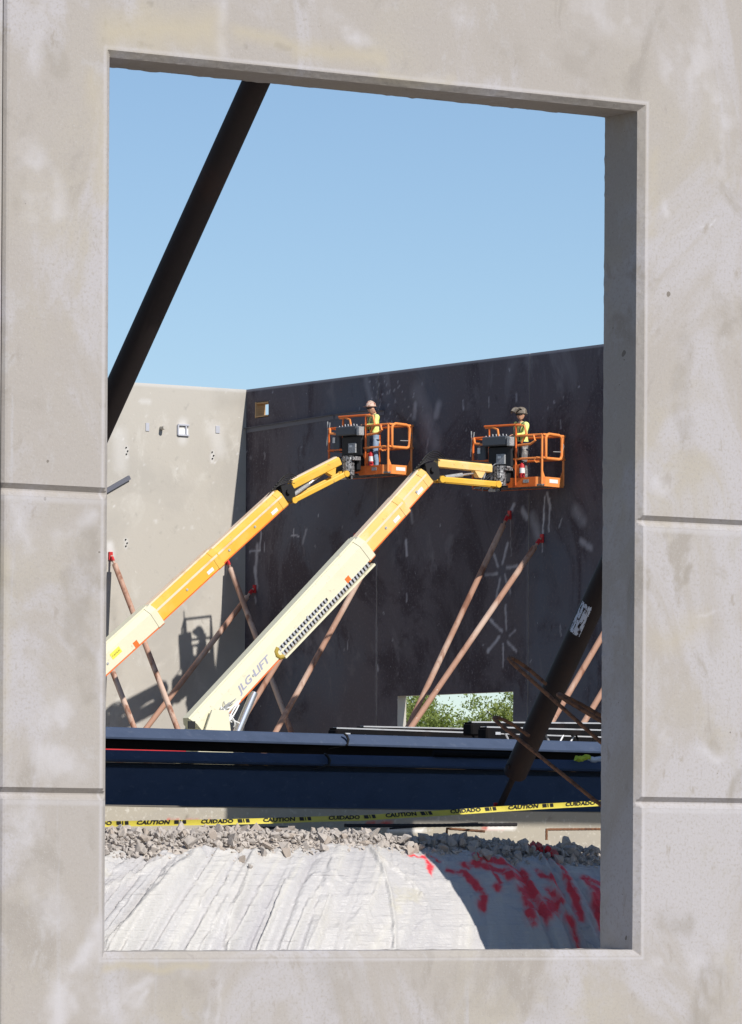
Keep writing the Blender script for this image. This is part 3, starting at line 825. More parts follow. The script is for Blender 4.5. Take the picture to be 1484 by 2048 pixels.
def line_solve(f, lo, hi, p, q, n=4000):
    """parameter whose projected point lies closest to the picture line p-q"""
    best, bk = 1e9, lo
    L = math.hypot(q[0] - p[0], q[1] - p[1])
    for k in range(n + 1):
        a = lo + (hi - lo) * k / n
        x, y = proj(f(a))
        d = abs((x - p[0]) * (q[1] - p[1]) - (y - p[1]) * (q[0] - p[0])) / L
        if d < best: best, bk = d, a
    return bk
def near_brace(top, foot, label, scrape=None):
    th = thing('wall_brace', label, 'brace', foot, 0, 'dark braces behind the near wall')
    ax = (top - foot).normalized()
    r = .067
    a = foot + ax * .26
    m = MB()
    n = 14
    m.tube([a, a + ax * .012, top - ax * .25], [r * .9, r, r], 28)
    m.build('pipe', 'dark_pipe', th, smooth=True)
    m = MB()
    sd = WU
    m.tube([foot + ax * .03, a + ax * .02], .019, 10)
    m.build('screw_rod', 'dark_pipe', th, smooth=True)
    m = MB(); m.tube([a + ax * .06 - sd * .078, a + ax * .06 + sd * .078], .014, 8); m.build('pin', 'dark_pipe', th, smooth=True)
    m = MB(); m.box(foot + Vector((0, 0, .012)), (.09, .08, .024), (WU, WW, Vector((0, 0, 1)))); m.box(foot + Vector((0, 0, .03)), (.05, .012, .04), (WU, WW, Vector((0, 0, 1))))
    m.tube([foot + WU * .03, foot + WU * .03 + Vector((0, 0, .04))], .008, 8); m.build('foot_plate', 'red', th)
    m = MB(); m.tube([top - ax * .27, top], .02, 10); m.box(top + WW * .01, (.14, .03, .22), (WU, WW, Vector((0, 0, 1)))); m.build('wall_shoe', 'dark_pipe', th)
    if scrape:
        p1 = onplane(*scrape[0], foot + WU * 0, (WU.cross(ax)).normalized()); p2 = onplane(*scrape[1], foot, (WU.cross(ax)).normalized())
        # a scuffed patch of white paint following the pipe's skin
        cen = 0
        l1 = (p1 - foot).dot(ax); l2 = (p2 - foot).dot(ax)
        side = ax.cross(Vector((0, -1, 0))).normalized(); fr = side.cross(ax).normalized()
        if fr.y > 0: fr = -fr
        V, Fs = [], []
        na, nb = 44, 30
        for i in range(na + 1):
            l = l1 + (l2 - l1) * i / na
            for j in range(nb + 1):
                q = -1.05 + 1.15 * j / nb 
                V.append(foot + ax * (l + .012 * mnoise.noise(Vector((j * .9, 5, i)))) + (fr * math.cos(q) + side * math.sin(q)) * (r + .0015))
        m = MB(); m.add(V, [(i * (nb + 1) + j, (i + 1) * (nb + 1) + j, (i + 1) * (nb + 1) + j + 1, i * (nb + 1) + j + 1) for i in range(na) for j in range(nb) if mnoise.noise(Vector((i * .10, j * .33, 2))) + .35 * mnoise.noise(Vector((i * .5, j * .8, 7))) > -.22])
        o = m.build('paint_patch', 'paint_scrape', th); o['label'] = 'white scuffed paint patch'
    return th
# upper left brace
Pa, Pb = (512.5, 163), (216, 819)
xt = Pa[0] + (Pa[1] - 30) * (Pa[0] - Pb[0]) / (Pb[1] - Pa[1])
top1 = pw3(xt, 30, T)
top1 = top1
fu = line_solve(lambda u: Wp(u, 3.48, SLAB), -4, 4, Pa, Pb)
near_brace(top1, Wp(fu, 3.48, SLAB), 'thick dark steel brace slanting across the sky at the upper left')
print('brace foot', fu, 'top', top1)
foot2 = Wp(pw(995, 1623, 3.48)[0], 3.48, SLAB)
fz = line_solve(lambda z: foot2 - WW * (3.48 - T) + Vector((0, 0, z)), .5, 8, (1035, 1535), (1212, 1150))
near_brace(foot2 - WW * (3.48 - T) + Vector((0, 0, fz)), foot2, 'thick dark steel brace with a white scuff, beside the right jamb', ((1146, 1262), (1166, 1204)))
print('brace2 rise', fz, proj(foot2), proj(foot2 - WW * (3.48 - T) + Vector((0, 0, fz))), proj(foot2 + (Vector((0, 0, fz))- WW * (3.48 - T))*.4))

# ================================================================== navy beams and steel behind them
def beam_axis(w, px1, px2):
    return pw3(px1[0], px1[1], w), pw3(px2[0], px2[1], w)
def navy_beam(w, lp, rp, chord, web, over, wdt, label, marks, low=None, webmat='navy'):
    """picture points of the TOP front edge at the left and right; sizes in metres"""
    a, b = beam_axis(w, lp, rp)
    d = (b - a).normalized()
    a = a - d * 1.5; b = b + d * 3.0
    th = thing('steel_beam', label, 'beam', a, 0)
    side = Vector((d.y, -d.x, 0)).normalized()           # towards the camera
    up = Vector((0, 0, 1))
    if side.y > 0: side = -side
    m = MB()
    bvl = .012
    m.sweep(a, b, [(-wdt, 0), (-.045, 0), (-.032, -.008), (0.0, -chord + bvl), (-.004, -chord), (-wdt, -chord)], side, up)
    m.build('top_chord', 'navy', th)
    m = MB()
    gap = .032 if low else 0.0
    if low:
        m.sweep(a, b, [(-wdt * .95, -chord - .001), (-over - .12, -chord - .001), (-over - .12, -chord - gap), (-wdt * .95, -chord - gap)], side, up); m.build('neck', 'navy', th); m = MB()
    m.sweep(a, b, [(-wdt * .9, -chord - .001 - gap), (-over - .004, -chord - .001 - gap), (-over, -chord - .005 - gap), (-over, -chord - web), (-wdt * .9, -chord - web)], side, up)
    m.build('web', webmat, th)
    if low:
        m = MB(); m.sweep(a, b, [(-over + .002, -chord - web + .006), (-over + .008, -chord - web + .004), (-over + .008, -chord - web - .010), (-wdt * .9, -chord - web - .010), (-wdt * .9, -chord - web - .001), (-over + .002, -chord - web - .001)], side, up); m.build('bottom_flange', 'navy', th)
    for x, y in marks:
        c = pw3(x, y, w); l = (c - a).dot(d)
        c = a + d * l
        m = MB()
        q = [c - d * .022 + side * .003 + up * .003, c + d * 0 + side * .005 + up * -.012, c + d * .012 + side * .005 + up * (-chord * .5), c + d * .008 + side * .004 + up * (-chord + .006), c - d * .08 - side * (over - .01) + up * (-chord - .02)]
        m.tube(q, [.007, .009, .009, .008, .006], 6)
        m.build('strap', 'black', th, smooth=True)
    return th, a, b, d, side
lb, la, lb2, ld, ls = navy_beam(4.5, (212, 1499), (1212, 1521), .066, .262, .03, .18, 'deep navy blue steel beam lying on the slab edge right behind the tape', [(655, 1508)], low=True)
ub, ua, ub2, ud, us_ = navy_beam(9.0, (212, 1453), (1212, 1484), .078, .06, .11, .26, 'slim navy blue steel beam raised behind the deep beam, lit by the sun', [(693, 1468)], webmat='black_steel')  # black web colour paints in the shade below the overhanging chord
# blocking under the beams
def blocks(xs, w, ztop, lab, grp, hw=.1):
    for i, x in enumerate(xs):
        u, _ = pw(x, 1560, w)
        m = MB()
        z = SLAB + .012
        k = 0
        while z < ztop - .02:
            h = min(.12, ztop - z)
            m.box(Wp(u, w, z + h / 2), (hw * 2 if k % 2 == 0 else .12, .12 if k % 2 == 0 else hw * 2.2, h - .002), (WU, WW, Vector((0, 0, 1)))); z += h; k += 1
        th = m.build('timber_cribbing', 'timber'); tag(th, lab[i], 'cribbing', grp)
def beam_z(a, d, w, x, drop):
    u, _ = pw(x, 1500, w); c = Wp(u, w, 0); l = (c - a).dot(d) ; return (a + d * l).z - drop
for x, lab in ((505, 'timber cribbing under the slim navy beam, left of the beam strap'), (1120, 'timber cribbing under the slim navy beam beside the right jamb')):
    blocks([x], 9.16, beam_z(ua, ud, 9.16, x, .157), [lab], 'timber cribbing under the slim beam')
# black tube added as the brace's shadow on the lower beam, crumpled rag
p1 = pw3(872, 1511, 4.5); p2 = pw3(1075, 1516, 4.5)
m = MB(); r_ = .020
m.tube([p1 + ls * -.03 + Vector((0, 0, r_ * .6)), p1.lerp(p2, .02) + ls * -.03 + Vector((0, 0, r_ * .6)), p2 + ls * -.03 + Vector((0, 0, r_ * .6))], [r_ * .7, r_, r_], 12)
tag(m.build('brace_shadow_tube', 'black_steel', None, True), 'black tube standing in for the brace shadow along the top of the deep navy beam', 'pipe')
def rag():
    th = thing('work_glove', 'crumpled yellow and white glove lying on the deep navy beam near the right jamb', 'glove', pw3(1180, 1519, 4.48))
    for nm, x0, x1, mt in (('cuff', 1152, 1178, 'rag_green'), ('palm', 1176, 1208, 'rag_white')):
        m = MB(); n = 9
        pts, rs = [], []
        for i in range(n):
            t = i / (n - 1); x = x0 + (x1 - x0) * t
            pts.append(pw3(x, 1516 + 2 * math.sin(t * 5) + (4 * t if nm == 'palm' else 0), 4.47)); rs.append(.017 * (.6 + .4 * math.sin(math.pi * (t * .8 + .15))) if nm == 'palm' else .017)
        m.tube(pts, rs, 9)
        for i, v in enumerate(m.v): m.v[i] = v + Vector((mnoise.noise(v * 60), mnoise.noise(v * 60 + Vector((7, 0, 0))), mnoise.noise(v * 60 + Vector((0, 9, 0))))) * .006
        m.build(nm, mt, th)
    m = MB(); m.tube([pw3(1204, 1514, 4.46), pw3(1212, 1508, 4.45)], [.008, .006], 7); m.tube([pw3(1204, 1518, 4.46), pw3(1216, 1518, 4.45)], [.008, .006], 7); m.build('finger', 'rag_white', th)
rag()
# red bar in the gap
def bar(name, w, px1, px2, hgt, dep, mat, label, cat, grp=None):
    a, b = beam_axis(w, px1, px2)
    m = MB(); d = (b - a).normalized(); sd_ = Vector((d.y, -d.x, 0)).normalized()
    m.sweep(a, b, [(-dep / 2, -hgt), (dep / 2, -hgt), (dep / 2, -.006), (dep / 2 - .006, 0), (-dep / 2, 0)], sd_, Vector((0, 0, 1)))
    o = m.build(name, mat); return tag(o, label, cat, grp)
bar('red_rail', 14.0, (120, 1494), (368, 1499), .05, .06, 'red', 'bright red steel rail seen in the gap between the two navy beams at left', 'rail')
bar('board', 13.0, (636, 1502), (705, 1505), .06, .2, 'white', 'pale grey board seen in the gap below the slim beam strap', 'board')
# stacked bar joists behind the slim beam
def joist(w, x0, x1, y0, y1, depth, label, endw=False):
    a, b = beam_axis(w, (x0, y0), (x1, y1)); d = (b - a).normalized(); n = Vector((d.y, -d.x, 0)).normalized()
    if n.y > 0: n = -n
    up = Vector((0, 0, 1))
    th = thing('bar_joist', label, 'joist', a, 0, 'black bar joists stacked behind the slim beam')
    m = MB(); m.sweep(a, b, [(-.05, -.045), (-.045, -.045), (-.045, -.006), (.045, -.006), (.045, -.045), (.05, -.045), (.05, 0), (-.05, 0)], n, up); m.build('top_chord', 'black_steel', th)
    m = MB(); m.sweep(a + up * .002, b + up * .002, [(.0, 0), (.048, 0), (.052, -.002), (.052, -.008), (.053, -.008), (.054, 0.003), (.0, .003)], n, up); m.build('edge_highlight', 'pale_steel', th)  # pale strip painted as the sun's highlight along the black chord
    m = MB(); m.sweep(a - up * depth, b - up * depth, [(-.05, 0), (.05, 0), (.05, .04), (.044, .04), (.044, .006), (-.044, .006), (-.044, .04), (-.05, .04)], n, up); m.build('bottom_chord', 'black_steel', th)
    L = (b - a).length; k = int(L / .30)
    for i in range(k):
        m = MB(); p = a + d * (L * i / k); q = a + d * (L * (i + .5) / k); r = a + d * (L * (i + 1) / k)
        m.tube([p - up * .03, q - up * (depth - .02)], .009, 6); m.tube([q - up * (depth - .02), r - up * .03], .009, 6); m.build('web_bar', 'pale_steel' if i % 3 else 'black_steel', th)
    m = MB(); m.box(a + d * .06 - up * .06, (.14, .13, .10), (d, n, up)); m.build('bearing_seat', 'black_steel', th)
    m = MB(); m.box(a + d * .10 + n * .068 - up * .05, (.05, .004, .022), (d, n, up)); m.build('seat_highlight', 'pale_steel', th)  # small pale piece added as a highlight on the black seat
    return th
joist(15.5, 666, 1330, 1456, 1479, .30, 'lowest long black bar joist, its end left of the dark wall window')
joist(16.2, 720, 1330, 1453, 1466, .30, 'black bar joist behind the lowest one, ending below the dark wall window')
joist(14.6, 936, 1330, 1444, 1448, .32, 'topmost black bar joist, its thick end in front of the dark wall window')
joist(14.2, 966, 1330, 1454, 1464, .30, 'black bar joist just under the topmost one, nearest to the slim beam')
for w, xs in ((15.4, (1010, 1180)), (16.0, (780,))):
    for x in xs:
        u, z = pw(x, 1490, w)
        m = MB(); m.box(Wp(u, w, SLAB + .012 + (z + .02 - SLAB - .012) / 2), (.5 if x < 900 else .35, 1.6, z + .02 - SLAB - .012), (WU, WW, Vector((0, 0, 1))))
        tag(m.build('timber_stack', 'timber'), {1010: 'timber stack under the thick joist ends', 1180: 'timber stack under the joists by the right jamb', 780: 'timber stack under the two long joists'}[x], 'timber')

# ================================================================== far walls
DC = 163.3
PC = at(487, 1740, DC); PC.z = 0                      # inside corner of the two far walls
Z_TOP = (onplane(487, 780, PC, WU).z)
SN = -WW                                             # dark wall runs from the corner towards the camera and right
def dk(x, y):
    p = onplane(x, y, PC, WU); q = p - PC; return q.dot(SN), q.z
def lt(x, y):
    p = onplane(x, y, PC, WW); q = p - PC; return q.dot(WU), q.z
M_DARK = Matrix(((SN.x, WU.x, 0, PC.x), (SN.y, WU.y, 0, PC.y), (0, 0, 1, 0), (0, 0, 0, 1)))   # local: s, depth, z
M_LIGHT = Matrix(((WU.x, WW.x, 0, PC.x), (WU.y, WW.y, 0, PC.y), (0, 0, 1, 0), (0, 0, 0, 1)))
ZF = SLAB + .0135
Tq = .30
def zo(ox, oy, sc): return lambda x, y: (ox + x / sc, oy + y / sc)
DM = []
z4 = zo(780, 1000, 2.91)
for a, b, wd, st in ((((605, 320)), (630, 385), 24, .7), ((685, 250), (655, 370), 24, .7), ((680, 395), (740, 385), 22, .6), ((555, 435), (622, 430), 22, .6), ((640, 460), (618, 570), 22, .6), ((668, 440), (700, 540), 20, .6),
        ((672, 610), (676, 750), 20, .6), ((585, 700), (650, 760), 26, .75), ((570, 880), (635, 800), 26, .75), ((658, 840), (656, 970), 18, .75), ((685, 830), (735, 880), 22, .7), ((695, 790), (730, 760), 16, .5),
        ((720, 30), (700, 75), 30, .6), ((770, 60), (795, 100), 50, .5), ((120, 60), (130, 130), 30, .35), ((95, 240), (97, 320), 26, .85), ((95, 550), (98, 595), 12, .6), ((900, -20), (890, 190), 16, .95), ((930, -10), (925, 180), 16, .7),
        ((890, 205), (886, 300), 8, .7), ((1110, 240), (1170, 280), 46, .45), ((1000, 110), (985, 160), 12, .5), ((1080, 60), (1120, 120), 90, .3), ((830, 100), (860, 200), 80, .3), ((990, 730), (995, 790), 12, .5), ((700, 80), (706, 330), 6, .3)):
    DM.append(([z4(*a), z4(*b)], wd / 2.91, st))
z1 = zo(600, 760, 2.65)
for a, b, wd, st in (((612, 130), (604, 195), 44, .5), ((735, 130), (720, 190), 60, .35), ((865, 108), (868, 155), 14, .6), ((1002, 92), (1002, 140), 12, .65), ((1145, 72), (1148, 112), 16, .4), ((680, 310), (670, 380), 14, .35), ((1380, 215), (1382, 255), 12, .45), ((1310, 600), (1325, 680), 24, .7), ((620, 60), (720, 330), 130, .18), ((350, 0), (380, 120), 60, .22)):
    DM.append(([z1(*a), z1(*b)], wd / 2.65, st))
z5 = zo(480, 890, 5.7)
for a, b, wd, st in (((280, 90), (278, 165), 14, .5), ((240, 1000), (225, 1200), 40, .6), ((110, 1220), (230, 1195), 26, .7), ((610, 970), (610, 1050), 26, .7), ((585, 1025), (670, 1045), 20, .7), ((755, 970), (715, 1120), 40, .4), ((280, 1120), (278, 1210), 14, .5), ((120, 140), (125, 150), 40, .25)):
    DM.append(([z5(*a), z5(*b)], wd / 5.7, st))
z6 = zo(360, 1090, 3.53)
for a, b, wd, st in (((545, 0), (535, 180), 40, .55), ((530, 160), (540, 300), 44, .65), ((490, 45), (560, 35), 18, .7), ((530, 370), (535, 410), 22, .5), ((1393, 850), (1396, 890), 20, .6), ((1185, 670), (1185, 730), 10, .5), ((1388, 120), (1388, 1200), 5, .35)):
    DM.append(([z6(*a), z6(*b)], wd / 3.53, st))
for k in range(90):
    x = random.gauss(780, 30) if k < 60 else random.uniform(490, 1210); y = random.uniform(760, 850) if k < 60 else random.uniform(720, 1350)
    DM.append(([(x, y), (x + random.uniform(-2, 2), y + random.uniform(1, 4))], random.uniform(2, 4.5), random.uniform(.3, .7)))
def dark_panel(s0, s1, holes, label, name='dark_wall_panel'):
    st = .045
    ss = merge(lines_between(s0, s1, st), *[[h[0], h[1]] for h in holes]); zs = merge(lines_between(ZF, Z_TOP, st), *[[h[2], h[3]] for h in holes])
    S, Z = np.meshgrid(ss, zs, indexing='ij')
    hm = np.zeros((len(ss) - 1, len(zs) - 1), bool)
    for h in holes:
        hm |= (ss[:-1, None] >= h[0] - 1e-5) & (ss[1:, None] <= h[1] + 1e-5) & (zs[None, :-1] >= h[2] - 1e-5) & (zs[None, 1:] <= h[3] + 1e-5)
    pale = strokes(S, Z, [([dk(*p) for p in pts], max(wd * 1.25 / 70, .06), min(1, s_ * 1.08)) for pts, wd, s_ in DM], .8, .04, 5) * np.clip(.5 + fbm(S * 4, Z * 4, 12) * .9, 0, 1)
    pale = np.maximum(pale, np.clip((Z - (Z_TOP - .09)) / .05, 0, 1) * .5)
    # slot edges of the joint
    pale = np.maximum(pale, np.clip(1 - np.abs(S - s1 + .03) / .03, 0, 1) * .25 * vnoise(S * 3, Z * 2, 6))
    dark = strokes(S, Z, [([dk(700, 1010), dk(560, 1250)], 2.2, .35), ([dk(960, 1050), dk(900, 1250)], 3.0, .35)], 1.0, .3, 7)
    V = np.stack([S, np.zeros_like(S), Z], -1).reshape(-1, 3)
    Fq = grid_faces(len(ss), len(zs), ~hm)
    ex, ef = [], []; nV = len(V)
    def quad(a, b, c, d):
        k = nV + len(ex); ex.extend([a, b, c, d]); ef.append((k, k + 1, k + 2, k + 3))
    for h in holes:
        a, b, c, d = h
        quad((a, 0, c), (a, 0, d), (a, Tq, d), (a, Tq, c)); quad((b, 0, d), (b, 0, c), (b, Tq, c), (b, Tq, d))
        quad((a, 0, d), (b, 0, d), (b, Tq, d), (a, Tq, d)); quad((b, 0, c), (a, 0, c), (a, Tq, c), (b, Tq, c))
    quad((s0, 0, Z_TOP), (s1, 0, Z_TOP), (s1, Tq, Z_TOP), (s0, Tq, Z_TOP)); quad((s0, 0, ZF), (s0, 0, Z_TOP), (s0, Tq, Z_TOP), (s0, Tq, ZF)); quad((s1, 0, ZF), (s1, Tq, ZF), (s1, Tq, Z_TOP), (s1, 0, Z_TOP))
    # outer face
    sb = sorted({s0, s1, *[h[0] for h in holes], *[h[1] for h in holes]}); zb = sorted({ZF, Z_TOP, *[h[2] for h in holes], *[h[3] for h in holes]})
    for i in range(len(sb) - 1):
        for j in range(len(zb) - 1):
            if any(sb[i] >= h[0] - 1e-6 and sb[i + 1] <= h[1] + 1e-6 and zb[j] >= h[2] - 1e-6 and zb[j + 1] <= h[3] + 1e-6 for h in holes): continue
            quad((sb[i], Tq, zb[j]), (sb[i], Tq, zb[j + 1]), (sb[i + 1], Tq, zb[j + 1]), (sb[i + 1], Tq, zb[j]))
    V = np.vstack([V, np.array(ex)]); Fq = np.vstack([Fq, np.array(ef)]); z0 = np.zeros(len(ex))
    o = mesh_np(name, V, Fq, 'tar', {'pale': np.r_[pale.ravel(), z0], 'dark': np.r_[dark.ravel(), z0]}, smooth=False)
    o.data.materials.append(MT['far_concrete'])
    nb = len(Fq) - len(ef)
    for i in range(nb, len(Fq)): o.data.polygons[i].material_index = 1
    o.matrix_world = M_DARK
    return tag(o, label, 'wall')
s755, s1058 = dk(755, 1000)[0], dk(1058, 1000)[0]
h1 = (*sorted((dk(510, 820)[0], dk(537, 820)[0])), dk(523, 835)[1], dk(523, 803)[1])
wt = (dk(795, 1391)[1] + dk(1026, 1384)[1]) / 2
h2 = (dk(795, 1420)[0], dk(1026, 1420)[0], SLAB + .9, wt)
pan1 = dark_panel(.003, s755 - .012, [h1], 'black coated wall panel in the far corner with a small square opening near its top')
pan2 = dark_panel(s755 + .012, s1058 - .012, [h2], 'black coated wall panel behind the lifts with a low wide window showing trees')
pan3 = dark_panel(s1058 + .012, s1058 + 8.2, [], 'black coated wall panel at the right, partly hidden by the jamb')
dark_panel(s1058 + 8.23, s1058 + 16, [], 'black coated wall panel farthest right, hidden by the near pier')
def ledger(x0, y0, x1, y1, par, label=None):
    a, b = onplane(x0, y0, PC, WU), onplane(x1, y1, PC, WU)
    m = MB(); m.sweep(a, b, [(0.002, .0), (.10, .0), (.10, -.012), (.014, -.012), (.014, -.14), (.002, -.14)], -WU, Vector((0, 0, 1)))
    # parts are written in the panel's own space
    for i, v in enumerate(m.v): m.v[i] = M_DARK.inverted() @ v
    o = m.build('ledger_angle', 'ledger', par, local=True)
MT['ledger'] = mk('ledger', (.13, .135, .165), .6)
ledger(489, 857, 668, 829, pan1); ledger(671, 829, 753, 818.5, pan1); ledger(757, 821.5, 769, 820, pan2)
# wood lining of the small opening
m = MB(); ii = M_DARK.inverted()
m.box((h1[0] + .06, Tq / 2, (h1[2] + h1[3]) / 2), (.05, Tq + .04, h1[3] - h1[2] - .004)); m.box(((h1[0] + h1[1]) / 2, Tq / 2, h1[3] - .04), (h1[1] - h1[0] - .02, Tq + .02, .04)); m.box(((h1[0] + h1[1]) / 2, Tq / 2, h1[2] + .04), (h1[1] - h1[0] - .02, Tq + .02, .04))
m.build('opening_lining', 'wood', pan1, local=True)
def light_panel(u0, u1, label):
    st = .06
    ss = merge(lines_between(u0, u1, st)); zs = merge(lines_between(ZF, Z_TOP, st))
    S, Z = np.meshgrid(ss, zs, indexing='ij')
    LM = [([(253, 895), (253, 915)], 12, .6), ([(425, 905), (425, 922)], 12, .7), ([(252, 1080), (252, 1095)], 10, .6), ([(220, 1090), (222, 1110)], 22, .8), ([(430, 860), (440, 900)], 40, .4), ([(285, 802), (297, 804)], 14, .4), ([(312, 1043)], 9, .8), ([(384, 1055)], 8, .6), ([(318, 1002)], 6, .7), ([(366, 845), (366, 880)], 26, .5), ([(240, 870), (242, 930)], 40, .35)]
    for k in range(60): LM.append(([(random.uniform(216, 480), random.uniform(780, 1200))], random.uniform(2.5, 4.5), random.uniform(.4, .9)))
    pale = strokes(S, Z, [([lt(*p) for p in pts], max(wd * 1.2 / 68, .07), s_) for pts, wd, s_ in LM], .8, .04, 5)
    pale = np.maximum(pale, np.clip((Z - (Z_TOP - .12)) / .08, 0, 1) * .5)
    V = np.stack([S, np.zeros_like(S), Z], -1).reshape(-1, 3)
    Fq = grid_faces(len(ss), len(zs)); nV = len(V)
    ex = [(u0, 0, ZF), (u1, 0, ZF), (u1, 0, Z_TOP), (u0, 0, Z_TOP), (u0, Tq, ZF), (u1, Tq, ZF), (u1, Tq, Z_TOP), (u0, Tq, Z_TOP)]
    ef = [(3, 2, 6, 7), (1, 5, 6, 2), (0, 3, 7, 4), (5, 4, 7, 6)]
    V = np.vstack([V, np.array(ex)]); Fq = np.vstack([Fq, np.array(ef) + nV])
    dark = strokes(S, Z, [([lt(440, 800), lt(480, 800)], .9, .25), ([lt(225, 1200), lt(235, 1350)], .5, .3)], 1, .2, 4)
    o = mesh_np('pale_wall_panel', V, Fq, 'far_concrete', {'pale': np.r_[pale.ravel(), np.zeros(8)], 'dark': np.r_[dark.ravel(), np.zeros(8)]}, smooth=False)
    o.matrix_world = M_LIGHT
    return tag(o, label, 'wall')
lp1 = light_panel(-9.5, Tq, 'pale sunlit concrete wall panel at the left end of the site, shadow of the lift on it')
light_panel(-18.5, -9.53, 'pale concrete wall panel farther left, hidden by the near pier')
def lbox(name, x0, y0, x1, y1, th, mat, dz=0):
    a, b = lt(x0, y1), lt(x1, y0)
    m = MB(); m.box(((a[0] + b[0]) / 2, -th / 2 - .002, (a[1] + b[1]) / 2), (abs(b[0] - a[0]), th, abs(b[1] - a[1])))
    return m.build(name, mat, lp1, local=True)
lbox('embed_plate', 290, 845, 298, 863, .02, 'ledger2') if False else None
MT['embed'] = mk('embed', (.46, .47, .52), .6)
for q in ((291, 846, 298, 862), (431, 852, 439, 866)): lbox('embed_plate', *q, .02, 'embed')
# box pocket with a bright sleeve, pipe stub, small lifting pockets
def frame_pocket(x0, y0, x1, y1, mat_in, name):
    a, b = lt(x0, y1), lt(x1, y0); w_, h_ = b[0] - a[0], b[1] - a[1]; cx, cz = (a[0] + b[0]) / 2, (a[1] + b[1]) / 2
    m = MB(); t = .05
    m.box((cx, -.03, b[1]), (w_, .06, t)); m.box((cx, -.03, a[1]), (w_, .06, t)); m.box((a[0], -.03, cz), (t, .06, h_)); m.box((b[0] - w_ * .28, -.03, cz), (t, .06, h_))
    o = m.build(name, 'embed', lp1, local=True)
    m = MB(); m.box((cx, -.01, cz - h_ * .15), (w_ * .9, .018, h_ * .6)); m.build('sleeve', mat_in, o, local=True)
frame_pocket(355, 851, 377, 870, 'white', 'embed_box')
c_ = lt(322, 856); m = MB(); m.tube([(c_[0], 0, c_[1]), (c_[0], -.22, c_[1])], .06, 10); m.build('pipe_stub', 'far_concrete', lp1, local=True, smooth=True)
for (x, y) in ((253, 902), (425, 911), (252, 1086)):
    c_ = lt(x, y); m = MB()
    for dz, dx in ((.10, -.02), (.0, .03), (-.09, -.01)): m.box((c_[0] + dx, -.02, c_[1] + dz), (.036, .03, .035))
    m.build('lifting_insert', 'black_steel', lp1, local=True)
a_, b_ = lt(205, 985), lt(257, 955)
m = MB(); m.sweep((a_[0], -.04, a_[1]), (b_[0], -.04, b_[1]), [(-.06, -.06), (.06, -.06), (.06, .06), (-.06, .06)], (0, 1, 0)); m.build('slanted_bracket', 'ledger', lp1, local=True)

# ------------------------------------------------------------------ far braces
def far_brace(plane, t, q, label, r=.082, gp='rusty braces holding the far walls', zend=None):
    P0 = onplane(*t, PC, WU if plane == 'd' else WW)
    n = -WU if plane == 'd' else -WW
    base = Vector((P0.x, P0.y, SLAB + .02))
    a = line_solve(lambda k: base + n * k, 1.0, 12.0, t, q, 1500)
    foot = base + n * a
    th = thing('wall_brace', label, 'brace', foot, 0, gp)
    ax = (P0 + n * .08 - foot).normalized(); top = P0 + n * .08
    m = MB(); m.tube([foot + ax * .4, top - ax * .32], r, 12); m.build('pipe', 'brace_pipe', th, smooth=True)
    m = MB(); m.tube([top - ax * .5, top], r * .45, 8); m.build('screw_rod', 'brace_pipe', th, smooth=True)
    m = MB(); m.box(top - n * .045, (.13, .05, .24), (n.cross(Vector((0, 0, 1))), n, Vector((0, 0, 1)))); m.box(top - ax * .12, (.07, .09, .16), (n.cross(Vector((0, 0, 1))), ax.cross(n.cross(Vector((0, 0, 1)))), ax)); m.build('wall_shoe', 'red', th)
    m = MB(); m.tube([foot, foot + ax * .45], r * .45, 8); m.box(foot + Vector((0, 0, .02)), (.3, .25, .04)); m.build('foot_plate', 'red', th)
FB = [('l', (220, 1112), (350, 1448), 'rusty brace on the pale wall with its red shoe beside the near left jamb'),
      ('l', (134, 1112), (264, 1448), 'rusty brace on the pale wall whose upper half is hidden by the left pier'),
      ('l', (452, 1120), (572, 1440), 'pink topped brace standing in the shaded corner of the far walls'),
      ('d', (511, 1178), (300, 1450), 'rusty brace crossing the lift shadow at the far left of the dark wall'),
      ('d', (713, 1075), (478, 1455), 'rusty brace half hidden behind the lower right lift boom, left of its neighbour'),
      ('d', (776, 1064), (558, 1455), 'rusty brace emerging below the cable chain of the right lift boom'),
      ('d', (1021, 1030), (820, 1450), 'paler of the two braces meeting above the low window'),
      ('d', (1086, 1077), (824, 1455), 'longer of the two braces meeting above the low window, top under the white streaks'),
      ('d', (1325, 1075), (1105, 1445), 'brace appearing left of the right jamb behind the dark pole'),
      ('d', (1395, 1075), (1170, 1445), 'short visible brace end in the corner between jamb and joists')]
for q in FB: far_brace(q[0], q[1], q[2], q[3])

